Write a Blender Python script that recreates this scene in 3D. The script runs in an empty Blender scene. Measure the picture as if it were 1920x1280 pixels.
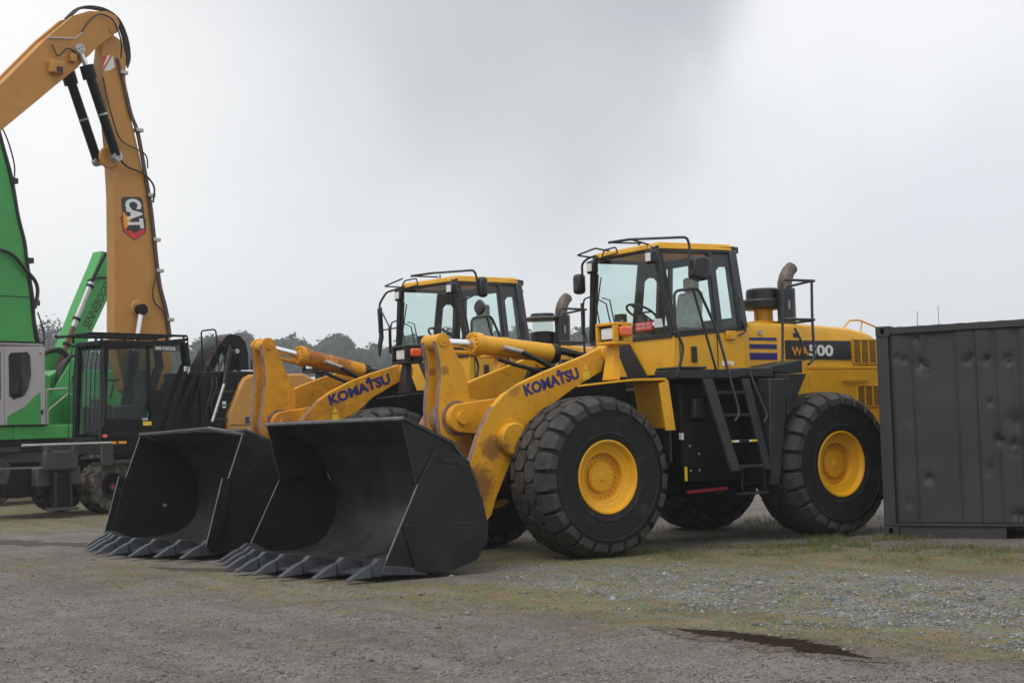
import bpy, bmesh, math, random
import numpy as np
from mathutils import Vector, Matrix, noise

S = bpy.context.scene
COL = S.collection
PI = math.pi
R = math.radians

# ------------------------------------------------------------------ camera
cam_d = bpy.data.cameras.new('camera'); cam = bpy.data.objects.new('camera', cam_d); COL.objects.link(cam)
CP = Vector((10.334, 14.952, 1.505)); yaw, pitch, roll = -2.1656, 0.05843, -0.03106
fw = Vector((math.cos(yaw) * math.cos(pitch), math.sin(yaw) * math.cos(pitch), math.sin(pitch)))
rt = Vector((math.sin(yaw), -math.cos(yaw), 0)); up = rt.cross(fw)
r2 = rt * math.cos(roll) + up * math.sin(roll); u2 = up * math.cos(roll) - rt * math.sin(roll)
M = Matrix((r2, u2, -fw)).transposed().to_4x4(); M.translation = CP
cam.matrix_world = M
cam_d.sensor_fit = 'HORIZONTAL'; cam_d.sensor_width = 36; cam_d.lens = 36 * 2770.2 / 1920
cam_d.clip_start = 0.1; cam_d.clip_end = 3000
S.camera = cam
S.cycles.transparent_max_bounces = 32

# ------------------------------------------------------------------ sky (overcast) and sun
W = bpy.data.worlds.new('World'); S.world = W; W.use_nodes = True
nt = W.node_tree; nt.nodes.clear()
def N(t, ty, **k):
    n = t.nodes.new(ty)
    for a, b in k.items():
        if a in n.inputs.keys() if isinstance(a, str) else False: n.inputs[a].default_value = b
        else: setattr(n, a, b)
    return n
def vmath(t, op, a, b=None):
    n = t.nodes.new('ShaderNodeVectorMath'); n.operation = op
    t.links.new(a, n.inputs[0])
    if b is not None:
        if isinstance(b, (tuple, list, Vector)): n.inputs[1].default_value = b
        else: t.links.new(b, n.inputs[1])
    return n
def fmath(t, op, a, b=None, c=None, clamp=False):
    n = t.nodes.new('ShaderNodeMath'); n.operation = op; n.use_clamp = clamp
    for i, x in enumerate((a, b, c)):
        if x is None: continue
        if isinstance(x, (int, float)): n.inputs[i].default_value = x
        else: t.links.new(x, n.inputs[i])
    return n.outputs[0]
def mixc(t, fac, a, b, mode='MIX'):
    n = t.nodes.new('ShaderNodeMix'); n.data_type = 'RGBA'; n.blend_type = mode
    if isinstance(fac, (int, float)): n.inputs[0].default_value = fac
    else: t.links.new(fac, n.inputs[0])
    for i, x in ((6, a), (7, b)):
        if isinstance(x, (tuple, list)): n.inputs[i].default_value = (*x[:3], 1)
        else: t.links.new(x, n.inputs[i])
    return n.outputs[2]
def smooth(t, x, lo, hi, a=0.0, b=1.0):
    n = t.nodes.new('ShaderNodeMapRange'); n.interpolation_type = 'SMOOTHSTEP'
    t.links.new(x, n.inputs[0]); n.inputs[1].default_value = lo; n.inputs[2].default_value = hi
    n.inputs[3].default_value = a; n.inputs[4].default_value = b
    return n.outputs[0]
def tex_noise(t, vec, scale, detail=4, rough=0.55, dist=0.0):
    n = t.nodes.new('ShaderNodeTexNoise'); n.inputs['Scale'].default_value = scale
    n.inputs['Detail'].default_value = detail; n.inputs['Roughness'].default_value = rough
    n.inputs['Distortion'].default_value = dist
    t.links.new(vec, n.inputs['Vector'])
    return n.outputs['Fac']

geo = nt.nodes.new('ShaderNodeTexCoord'); D = geo.outputs['Generated']
sky = nt.nodes.new('ShaderNodeTexSky'); sky.sky_type = 'NISHITA'; sky.sun_disc = False
SUN_EL, SUN_AZ = R(52), R(22)
sky.sun_elevation = SUN_EL; sky.sun_rotation = PI / 2 - SUN_AZ
def dirn(u, v):       # a direction in the world, from a place in the photographed sky
    return (fw + r2 * (u - 960) / 2770.2 - u2 * (v - 640) / 2770.2).normalized()
sep = nt.nodes.new('ShaderNodeSeparateXYZ'); nt.links.new(D, sep.inputs[0])
wob = nt.nodes.new('ShaderNodeTexNoise'); wob.inputs['Scale'].default_value = 5.5; wob.inputs['Detail'].default_value = 5
wob.inputs['Roughness'].default_value = 0.5
nt.links.new(D, wob.inputs['Vector'])
wv = vmath(nt, 'SUBTRACT', wob.outputs['Color'], (0.5, 0.5, 0.5)); wv = vmath(nt, 'SCALE', wv.outputs[0]); wv.inputs['Scale'].default_value = 0.17
DW = vmath(nt, 'ADD', D, wv.outputs[0]).outputs[0]
def blob(u, v, r0, r1):
    d = vmath(nt, 'DISTANCE', DW, tuple(dirn(u, v))).outputs['Value']
    return smooth(nt, d, r0, r1, 1.0, 0.0)
elev = smooth(nt, sep.outputs[2], 0.0, 0.34)
base = mixc(nt, elev, (0.77, 0.79, 0.81), (0.88, 0.89, 0.90))
big = tex_noise(nt, D, 1.6, 5, 0.5, 0.3)
base = mixc(nt, smooth(nt, big, 0.35, 0.7), base, (0.77, 0.79, 0.82))
zen = smooth(nt, sep.outputs[2], 0.45, 1.0)
base = mixc(nt, zen, base, (1.15, 1.16, 1.18))
c = mixc(nt, fmath(nt, 'MULTIPLY', blob(40, 60, 0.03, 0.30), 0.8), base, (0.97, 0.97, 0.965))
c = mixc(nt, fmath(nt, 'MULTIPLY', blob(860, -120, 0.03, 0.30), 0.8), c, (0.56, 0.58, 0.605))
c = mixc(nt, fmath(nt, 'MULTIPLY', blob(1200, 10, 0.035, 0.105), 0.8), c, (0.47, 0.49, 0.525))
c = mixc(nt, fmath(nt, 'MULTIPLY', blob(980, 200, 0.02, 0.13), 0.6), c, (0.53, 0.55, 0.58))
c = mixc(nt, fmath(nt, 'MULTIPLY', blob(1640, 100, 0.03, 0.115), 0.8), c, (0.90, 0.905, 0.94))
c = mixc(nt, fmath(nt, 'MULTIPLY', blob(1850, 480, 0.03, 0.18), 0.6), c, (0.70, 0.73, 0.79))
skys = mixc(nt, 1.0, sky.outputs[0], (0.1, 0.1, 0.1), 'MULTIPLY')
c = mixc(nt, 0.95, skys, c)
lp = smooth(nt, sep.outputs[2], -0.02, 0.0)
c = mixc(nt, lp, (0.14, 0.13, 0.11), c)
bg = nt.nodes.new('ShaderNodeBackground'); nt.links.new(c, bg.inputs[0]); bg.inputs[1].default_value = 1.03
wo = nt.nodes.new('ShaderNodeOutputWorld'); nt.links.new(bg.outputs[0], wo.inputs[0])
ld = bpy.data.lights.new('sun', 'SUN'); ld.energy = 1.3; ld.angle = R(30); ld.color = (1, 0.965, 0.92)
lo = bpy.data.objects.new('sun', ld); COL.objects.link(lo)
sd = Vector((math.cos(SUN_EL) * math.cos(SUN_AZ), math.cos(SUN_EL) * math.sin(SUN_AZ), math.sin(SUN_EL)))
lo.rotation_euler = sd.to_track_quat('Z', 'Y').to_euler(); lo.location = (0, 0, 30)
vs = S.view_settings; vs.view_transform = 'Standard'; vs.look = 'None'; vs.gamma = 1; vs.use_curve_mapping = False; vs.exposure = 0.10

# ------------------------------------------------------------------ materials
def mat(name, col, rough=0.5, metal=0.0, var=0.12, vs_=2.5, dirt=None, dirt_amt=0.0, dirt_scale=6, dirt_lo=0.55, dirt_hi=0.7, bump=0.0, bscale=60,
        spec=0.5, coat=0.0, emit=None, rvar=0.1, speck=None, speck_amt=0.0, stains=()):
    m = bpy.data.materials.new(name); m.use_nodes = True; t = m.node_tree; t.nodes.clear()
    out = t.nodes.new('ShaderNodeOutputMaterial'); b = t.nodes.new('ShaderNodeBsdfPrincipled'); t.links.new(b.outputs[0], out.inputs[0])
    tc = t.nodes.new('ShaderNodeTexCoord'); o = tc.outputs['Object']
    n1 = tex_noise(t, o, vs_, 5, 0.6)
    lo_ = tuple(x * (1 - var) for x in col); hi = tuple(min(1, x * (1 + var)) for x in col)
    cc = mixc(t, smooth(t, n1, 0.3, 0.7), lo_, hi)
    if dirt:
        n2 = tex_noise(t, o, dirt_scale, 8, 0.68)
        f = fmath(t, 'MULTIPLY', smooth(t, n2, dirt_lo, dirt_hi), dirt_amt)
        cc = mixc(t, f, cc, dirt)
    if speck:
        n3 = tex_noise(t, o, 38, 3, 0.6)
        f = fmath(t, 'MULTIPLY', smooth(t, n3, 0.66, 0.70), speck_amt)
        cc = mixc(t, f, cc, speck)
    for (sx, sy, sz, sr, sc, sa) in stains:      # rubbed, rusted places with a shape of their own
        dv = vmath(t, 'SUBTRACT', o, (sx, 0, sz)).outputs[0]; dv = vmath(t, 'MULTIPLY', dv, (1, sy, 1)).outputs[0]
        dl = vmath(t, 'LENGTH', dv).outputs['Value']
        dl = fmath(t, 'ADD', fmath(t, 'DIVIDE', dl, sr), fmath(t, 'MULTIPLY', fmath(t, 'SUBTRACT', tex_noise(t, o, 16, 8, 0.75), 0.5), 2.2))
        cc = mixc(t, fmath(t, 'MULTIPLY', smooth(t, dl, 0.55, 1.15, 1.0, 0.0), sa), cc, sc)
    t.links.new(cc, b.inputs['Base Color'])
    rr = smooth(t, tex_noise(t, o, vs_ * 2.3, 4), 0.3, 0.7, max(0.02, rough - rvar), min(1, rough + rvar))
    t.links.new(rr, b.inputs['Roughness'])
    b.inputs['Metallic'].default_value = metal
    b.inputs['Specular IOR Level'].default_value = spec
    b.inputs['Coat Weight'].default_value = coat
    if bump:
        bp = t.nodes.new('ShaderNodeBump'); bp.inputs['Strength'].default_value = bump; bp.inputs['Distance'].default_value = 0.01
        t.links.new(tex_noise(t, o, bscale, 5), bp.inputs['Height']); t.links.new(bp.outputs[0], b.inputs['Normal'])
    if emit: b.inputs['Emission Color'].default_value = (*emit, 1); b.inputs['Emission Strength'].default_value = 1
    return m
MT = {}
MT['yellow'] = mat('loader_yellow_paint', (0.68, 0.345, 0.012), 0.42, var=0.08, dirt=(0.30, 0.15, 0.03), dirt_amt=0.4, dirt_lo=0.58, dirt_hi=0.75, speck=(0.16, 0.06, 0.02), speck_amt=0.25, spec=0.4)
MT['yellow_worn'] = mat('worn_yellow_paint', (0.65, 0.320, 0.012), 0.5, var=0.08, vs_=3, dirt=(0.24, 0.085, 0.02), dirt_amt=0.6, dirt_scale=8, dirt_lo=0.54, dirt_hi=0.74, stains=((1.27, 0.0, 0.86, 0.26, (0.17, 0.065, 0.022), 0.8), (1.05, 0.0, 1.28, 0.16, (0.12, 0.05, 0.03), 0.7), (0.72, 0.0, 1.95, 0.10, (0.20, 0.09, 0.03), 0.5), (1.30, 0.0, 2.2, 0.06, (0.16, 0.07, 0.03), 0.6)), speck=(0.12, 0.045, 0.02), speck_amt=0.7, spec=0.35)
MT['yellow_rust'] = mat('rusty_yellow_paint', (0.62, 0.285, 0.012), 0.6, var=0.12, vs_=3, dirt=(0.26, 0.075, 0.02), dirt_amt=0.6, dirt_scale=9, dirt_lo=0.47, dirt_hi=0.72, stains=((0.35, 0.0, 2.72, 0.24, (0.24, 0.075, 0.025), 0.85), (-0.05, 0.0, 2.62, 0.2, (0.24, 0.075, 0.025), 0.8), (1.05, 0.0, 1.6, 0.3, (0.30, 0.12, 0.03), 0.6), (0.55, 0.0, 1.85, 0.2, (0.32, 0.13, 0.03), 0.4)), speck=(0.10, 0.035, 0.015), speck_amt=0.8, spec=0.3)
MT['rust'] = mat('bare_rusted_edge', (0.22, 0.13, 0.10), 0.7, var=0.3, vs_=9, bump=0.3)
MT['bucket'] = mat('black_bucket_paint', (0.012, 0.0145, 0.014), 0.40, var=0.3, dirt=(0.034, 0.034, 0.030), dirt_amt=0.6, dirt_scale=4, bump=0.08, bscale=14, spec=0.28, speck=(0.09, 0.09, 0.085), speck_amt=0.35)
MT['bucket_in'] = mat('bucket_inside_paint', (0.010, 0.012, 0.0115), 0.38, var=0.3, dirt=(0.060, 0.060, 0.054), dirt_amt=0.6, dirt_scale=1.8, bump=0.08, bscale=12, spec=0.35, speck=(0.12, 0.115, 0.10), speck_amt=0.4)
MT['shell'] = mat('lit_scraped_bucket_steel', (0.032, 0.034, 0.032), 0.40, metal=0.1, var=0.35, vs_=1.6, dirt=(0.085, 0.085, 0.075), dirt_amt=0.6, dirt_scale=2.2, bump=0.1, bscale=10, spec=0.45, speck=(0.15, 0.145, 0.13), speck_amt=0.5)  # scraped steel, lightened so its colour carries the light on the curved back
MT['edge'] = mat('worn_bucket_edge', (0.11, 0.115, 0.115), 0.42, var=0.3, vs_=8, metal=0.3)
MT['tooth'] = mat('grey_steel_tooth', (0.050, 0.055, 0.064), 0.42, metal=0.35, var=0.25, vs_=7, bump=0.1)
MT['dark'] = mat('dark_grey_paint', (0.020, 0.023, 0.024), 0.5, var=0.2, dirt=(0.08, 0.075, 0.065), dirt_amt=0.4, dirt_scale=5, spec=0.4)
MT['darker'] = mat('black_frame_paint', (0.006, 0.0065, 0.0065), 0.55, var=0.2, dirt=(0.04, 0.036, 0.03), dirt_amt=0.3, spec=0.22)
MT['plastic'] = mat('black_plastic', (0.011, 0.011, 0.012), 0.42, var=0.15)
MT['tube'] = mat('charcoal_tube_paint', (0.022, 0.026, 0.030), 0.4, var=0.1)
MT['rubber'] = mat('tyre_rubber', (0.011, 0.011, 0.0115), 0.75, var=0.2, vs_=5, dirt=(0.045, 0.041, 0.036), dirt_amt=0.6, dirt_scale=5, bump=0.12, bscale=70, spec=0.3)
MT['rubber_dusty'] = mat('dusty_tyre_rubber', (0.030, 0.028, 0.026), 0.8, var=0.25, vs_=5, dirt=(0.20, 0.17, 0.13), dirt_amt=0.8, dirt_scale=7, dirt_lo=0.42, bump=0.15, spec=0.25)
MT['lug'] = mat('tread_rubber', (0.038, 0.035, 0.033), 0.75, var=0.2, vs_=5, dirt=(0.085, 0.08, 0.072), dirt_amt=0.6, dirt_scale=8, dirt_lo=0.45, bump=0.15, bscale=60, spec=0.3)
MT['rim'] = mat('rim_yellow_paint', (0.68, 0.335, 0.007), 0.42, var=0.06, dirt=(0.30, 0.14, 0.02), dirt_amt=0.4, dirt_scale=9, dirt_lo=0.6, spec=0.4)
MT['chrome'] = mat('chromed_rod', (0.78, 0.78, 0.82), 0.16, metal=0.9, var=0.03, rvar=0.05)
MT['hose'] = mat('black_rubber_hose', (0.014, 0.014, 0.015), 0.4, var=0.1)
MT['redhose'] = mat('red_brown_hose', (0.16, 0.035, 0.025), 0.5, var=0.2)
MT['steel'] = mat('galvanised_fitting', (0.42, 0.42, 0.42), 0.35, metal=0.6, var=0.15, vs_=12)
MT['exhaust'] = mat('burnt_exhaust_steel', (0.13, 0.095, 0.08), 0.55, metal=0.3, var=0.3, vs_=5)
MT['purple'] = mat('dark_blue_violet_decal', (0.030, 0.018, 0.145), 0.4, var=0.05)
MT['black'] = mat('black_decal', (0.022, 0.023, 0.024), 0.4, var=0.1)
MT['white'] = mat('white_print', (0.72, 0.72, 0.72), 0.45, var=0.04)
MT['orangeprint'] = mat('amber_print', (0.75, 0.33, 0.02), 0.45, var=0.04)
MT['safety'] = mat('safety_yellow_label', (0.78, 0.52, 0.02), 0.5, var=0.06, speck=(0.1, 0.08, 0.02), speck_amt=0.6)
MT['red'] = mat('red_label', (0.62, 0.02, 0.03), 0.4, var=0.06)
MT['redpaint'] = mat('dull_red_strip', (0.22, 0.008, 0.016), 0.5, var=0.1)
MT['lens'] = mat('headlamp_glass', (0.72, 0.72, 0.68), 0.12, var=0.08, vs_=20, coat=0.6)
MT['amber'] = mat('orange_lamp_lens', (0.75, 0.10, 0.015), 0.2, var=0.1, coat=0.6)
MT['container'] = mat('dark_grey_container_paint', (0.036, 0.036, 0.037), 0.6, var=0.14, vs_=1.5, dirt=(0.05, 0.048, 0.046), dirt_amt=0.5, dirt_scale=3.5, bump=0.06, bscale=15, spec=0.35, speck=(0.12, 0.115, 0.11), speck_amt=0.3)
MT['cat'] = mat('ochre_machine_paint', (0.47, 0.22, 0.04), 0.42, var=0.05, dirt=(0.33, 0.17, 0.04), dirt_amt=0.25, spec=0.45)
MT['catblack'] = mat('gloss_black_cab_paint', (0.004, 0.004, 0.0045), 0.36, var=0.15, spec=0.18)
MT['green'] = mat('green_machine_paint', (0.045, 0.32, 0.070), 0.42, var=0.07, dirt=(0.03, 0.18, 0.04), dirt_amt=0.3, spec=0.45)
MT['lgrey'] = mat('light_grey_cab_paint', (0.40, 0.38, 0.41), 0.45, var=0.05, dirt=(0.26, 0.25, 0.25), dirt_amt=0.3)
MT['mgrey'] = mat('mid_grey_undercarriage_paint', (0.036, 0.034, 0.034), 0.55, var=0.3, dirt=(0.10, 0.085, 0.07), dirt_amt=0.5)
MT['seat'] = mat('grey_seat_cloth', (0.05, 0.052, 0.055), 0.8, var=0.2)
MT['film'] = mat('pale_plastic_seat_cover', (0.34, 0.40, 0.40), 0.25, var=0.25, vs_=7, bump=0.5, bscale=9)
MT['brownint'] = mat('brown_cab_interior', (0.05, 0.028, 0.018), 0.7, var=0.3)
MT['cream'] = mat('cream_vehicle_paint', (0.62, 0.52, 0.32), 0.4, var=0.05)
MT['whitepaint'] = mat('white_vehicle_paint', (0.74, 0.76, 0.78), 0.35, var=0.04)
MT['bark'] = mat('tree_bark', (0.07, 0.055, 0.045), 0.9, var=0.3, vs_=3)
MT['mirror'] = mat('mirror_glass', (0.75, 0.78, 0.8), 0.05, metal=1.0, var=0.02, rvar=0.02)

def glass(name, tint, refl=1.45, extra=0.04, rough=0.02):
    m = bpy.data.materials.new(name); m.use_nodes = True; t = m.node_tree; t.nodes.clear()
    out = t.nodes.new('ShaderNodeOutputMaterial'); mx = t.nodes.new('ShaderNodeMixShader')
    tr = t.nodes.new('ShaderNodeBsdfTransparent'); tr.inputs[0].default_value = (*tint, 1)
    gl = t.nodes.new('ShaderNodeBsdfGlossy'); gl.inputs['Roughness'].default_value = rough; gl.inputs[0].default_value = (0.9, 0.95, 0.95, 1)
    g = t.nodes.new('ShaderNodeNewGeometry'); d = vmath(t, 'DOT_PRODUCT', g.outputs['Normal'], g.outputs['Incoming']).outputs['Value']
    k = fmath(t, 'SUBTRACT', 1.0, fmath(t, 'ABSOLUTE', d)); k = fmath(t, 'POWER', k, 5.0)
    f = fmath(t, 'ADD', fmath(t, 'MULTIPLY', k, 0.6), extra, clamp=True)
    t.links.new(f, mx.inputs[0]); t.links.new(tr.outputs[0], mx.inputs[1]); t.links.new(gl.outputs[0], mx.inputs[2])
    t.links.new(mx.outputs[0], out.inputs[0])
    return m
MT['glass'] = glass('greenish_cab_glass', (0.93, 0.978, 0.972), extra=0.03)
MT['glass_dark'] = glass('smoked_cab_glass', (0.78, 0.83, 0.82), extra=0.012)

# ------------------------------------------------------------------ mesh helpers
def perp(d):
    a = Vector((0, 0, 1)) if abs(d.z) < 0.9 else Vector((1, 0, 0))
    x = d.cross(a).normalized(); return x, d.cross(x).normalized()
class MB:
    def __init__(s): s.v = []; s.f = []
    def add(s, vs_, fs):
        n = len(s.v); s.v += [tuple(x) for x in vs_]; s.f += [tuple(i + n for i in f) for f in fs]; return s
    def box(s, x0, x1, y0, y1, z0, z1):
        return s.add([(x, y, z) for x in (x0, x1) for y in (y0, y1) for z in (z0, z1)],
                     [(0, 1, 3, 2), (4, 6, 7, 5), (0, 4, 5, 1), (2, 3, 7, 6), (0, 2, 6, 4), (1, 5, 7, 3)])
    def hexa(s, a, b):      # loft between two loops of equal length
        n = len(a)
        return s.add(list(a) + list(b), [tuple(range(n))[::-1], tuple(range(n, 2 * n))] + [(i, (i + 1) % n, n + (i + 1) % n, n + i) for i in range(n)])
    def loft(s, loops, caps=True):
        n = len(loops[0]); vs_ = [p for l in loops for p in l]; fs = []
        for k in range(len(loops) - 1):
            for i in range(n): fs.append((k * n + i, k * n + (i + 1) % n, (k + 1) * n + (i + 1) % n, (k + 1) * n + i))
        if caps: fs += [tuple(range(n))[::-1], tuple(range((len(loops) - 1) * n, len(loops) * n))]
        return s.add(vs_, fs)
    def prism(s, poly, a, b, axis='Y'):
        g = {'Y': lambda p, q: (p[0], q, p[1]), 'X': lambda p, q: (q, p[0], p[1]), 'Z': lambda p, q: (p[0], p[1], q)}[axis]
        return s.hexa([g(p, a) for p in poly], [g(p, b) for p in poly])
    def beam(s, a, b, w, h, upv=(0, 0, 1)):
        a = Vector(a); b = Vector(b); d = (b - a).normalized(); x = d.cross(Vector(upv)).normalized(); y = x.cross(d).normalized()
        q = [x * w / 2 + y * h / 2, -x * w / 2 + y * h / 2, -x * w / 2 - y * h / 2, x * w / 2 - y * h / 2]
        return s.hexa([a + k for k in q], [b + k for k in q])
    def cyl(s, a, b, r, n=16, rb=None):
        a = Vector(a); b = Vector(b); d = (b - a).normalized(); x, y = perp(d); rb = r if rb is None else rb
        A = [a + (x * math.cos(t) + y * math.sin(t)) * r for t in [2 * PI * i / n for i in range(n)]]
        B = [b + (x * math.cos(t) + y * math.sin(t)) * rb for t in [2 * PI * i / n for i in range(n)]]
        return s.hexa(A, B)
    def tube(s, pts, r, n=8, bend=0.0, rs=None):
        pts = [Vector(p) for p in pts]
        if bend > 0 and len(pts) > 2:
            q = [pts[0]]
            for i in range(1, len(pts) - 1):
                a, b, c_ = pts[i - 1], pts[i], pts[i + 1]
                l = min(bend, (a - b).length * 0.48, (c_ - b).length * 0.48)
                p0 = b + (a - b).normalized() * l; p1 = b + (c_ - b).normalized() * l
                for k in range(5):
                    t = k / 4; q.append(p0 * (1 - t) ** 2 + b * 2 * t * (1 - t) + p1 * t * t)
            q.append(pts[-1]); pts = q
        loops = []; x = None
        for i, p in enumerate(pts):
            d = (pts[min(i + 1, len(pts) - 1)] - pts[max(i - 1, 0)]).normalized()
            if x is None: x, y = perp(d)
            else:
                x = (x - d * x.dot(d)).normalized(); y = d.cross(x)
            rr = rs[i] if rs else r
            loops.append([p + (x * math.cos(t) + y * math.sin(t)) * rr for t in [2 * PI * k / n for k in range(n)]])
        return s.loft(loops)
    def hose(s, ctrl, r, n=6, seg=8):
        c_ = [Vector(p) for p in ctrl]; c_ = [c_[0] * 2 - c_[1]] + c_ + [c_[-1] * 2 - c_[-2]]; pts = []
        for i in range(1, len(c_) - 2):
            for k in range(seg):
                t = k / seg; a, b, c1, d = c_[i - 1], c_[i], c_[i + 1], c_[i + 2]
                pts.append(0.5 * ((2 * b) + (c1 - a) * t + (2 * a - 5 * b + 4 * c1 - d) * t * t + (3 * b - a - 3 * c1 + d) * t ** 3))
        pts.append(c_[-2]); return s.tube(pts, r, n)
    def lathe(s, prof, n=48, c=(0, 0, 0), axis='Y', closed=False):   # prof = (radius, position along the axis)
        loops = []
        for (r, h) in prof:
            L = []
            for i in range(n):
                t = 2 * PI * i / n; a, b = r * math.cos(t), r * math.sin(t)
                L.append({'Y': (c[0] + a, c[1] + h, c[2] + b), 'Z': (c[0] + a, c[1] + b, c[2] + h), 'X': (c[0] + h, c[1] + a, c[2] + b)}[axis])
            loops.append(L)
        if closed: loops.append(loops[0])
        k0 = len(s.f); s.loft(loops, caps=not closed)
        if not closed:      # end caps only where the line reaches the axis
            ca, cb = s.f[-2], s.f[-1]; s.f = s.f[:-2]
            if prof[0][0] < 0.01: s.f.append(ca)
            if prof[-1][0] < 0.01: s.f.append(cb)
        return s
    def xf(s, m):
        s.v = [tuple(m @ Vector(p)) for p in s.v]; return s
    def mesh(s, name, m, smooth_deg=32, bevel=0.0):
        me = bpy.data.meshes.new(name); me.from_pydata(s.v, [], s.f); me.validate()
        bm = bmesh.new(); bm.from_mesh(me); bmesh.ops.recalc_face_normals(bm, faces=bm.faces); bm.to_mesh(me); bm.free()
        me.materials.append(MT[m] if isinstance(m, str) else m)
        if smooth_deg: me.shade_smooth(); me.set_sharp_from_angle(angle=R(smooth_deg))
        return me
    def build(s, name, m, parent=None, bevel=0.0, label=None, mw=None, smooth_deg=32):
        o = bpy.data.objects.new(name, s.mesh(name, m, smooth_deg)); COL.objects.link(o)
        if parent: o.parent = parent
        if mw is not None: o.matrix_local = mw
        if bevel:
            b = o.modifiers.new('edge_bevel', 'BEVEL'); b.width = bevel; b.segments = 2; b.limit_method = 'ANGLE'; b.angle_limit = R(35); b.harden_normals = False
        if label: o['label'] = label
        return o
def thing(name, label, cat, loc=(0, 0, 0), rz=0, group=None):
    o = bpy.data.objects.new(name, None); o.empty_display_size = 0.3; COL.objects.link(o); o.location = loc; o.rotation_euler = (0, 0, rz)
    o['label'] = label; o['category'] = cat
    if group: o['group'] = group
    return o
def tag(o, label, cat, group=None):
    o['label'] = label; o['category'] = cat
    if group: o['group'] = group
    return o
def struct(o, label=None, kind='structure'):
    o['kind'] = kind
    if label: o['label'] = label
    return o
def text(name, body, bl, br, tl, nrm, m, parent, depth=0.004, bold=0.0, label=None, mw=None, extra=None):
    """lettering filling the parallelogram bl-br-tl, standing a hair proud along nrm"""
    cu = bpy.data.curves.new(name, 'FONT'); cu.body = body; cu.offset = bold; cu.extrude = 0.5; cu.resolution_u = 3
    ob = bpy.data.objects.new(name, cu); COL.objects.link(ob); bpy.context.view_layer.update()
    me = bpy.data.meshes.new_from_object(ob.evaluated_get(bpy.context.evaluated_depsgraph_get()))
    bpy.data.objects.remove(ob)
    xs = [v.co.x for v in me.vertices]; ys = [v.co.y for v in me.vertices]
    x0, x1, y0, y1 = min(xs), max(xs), min(ys), max(ys)
    bl, br, tl, nrm = Vector(bl), Vector(br), Vector(tl), Vector(nrm)
    for v in me.vertices:
        v.co = bl + (br - bl) * ((v.co.x - x0) / (x1 - x0)) + (tl - bl) * ((v.co.y - y0) / (y1 - y0)) + nrm * (v.co.z * depth + depth * 0.5)
    me.materials.clear(); me.materials.append(MT[m])
    o = bpy.data.objects.new(name, me); COL.objects.link(o)
    if parent: o.parent = parent
    if mw is not None: o.matrix_local = mw
    if label: o['label'] = label
    return o

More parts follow.
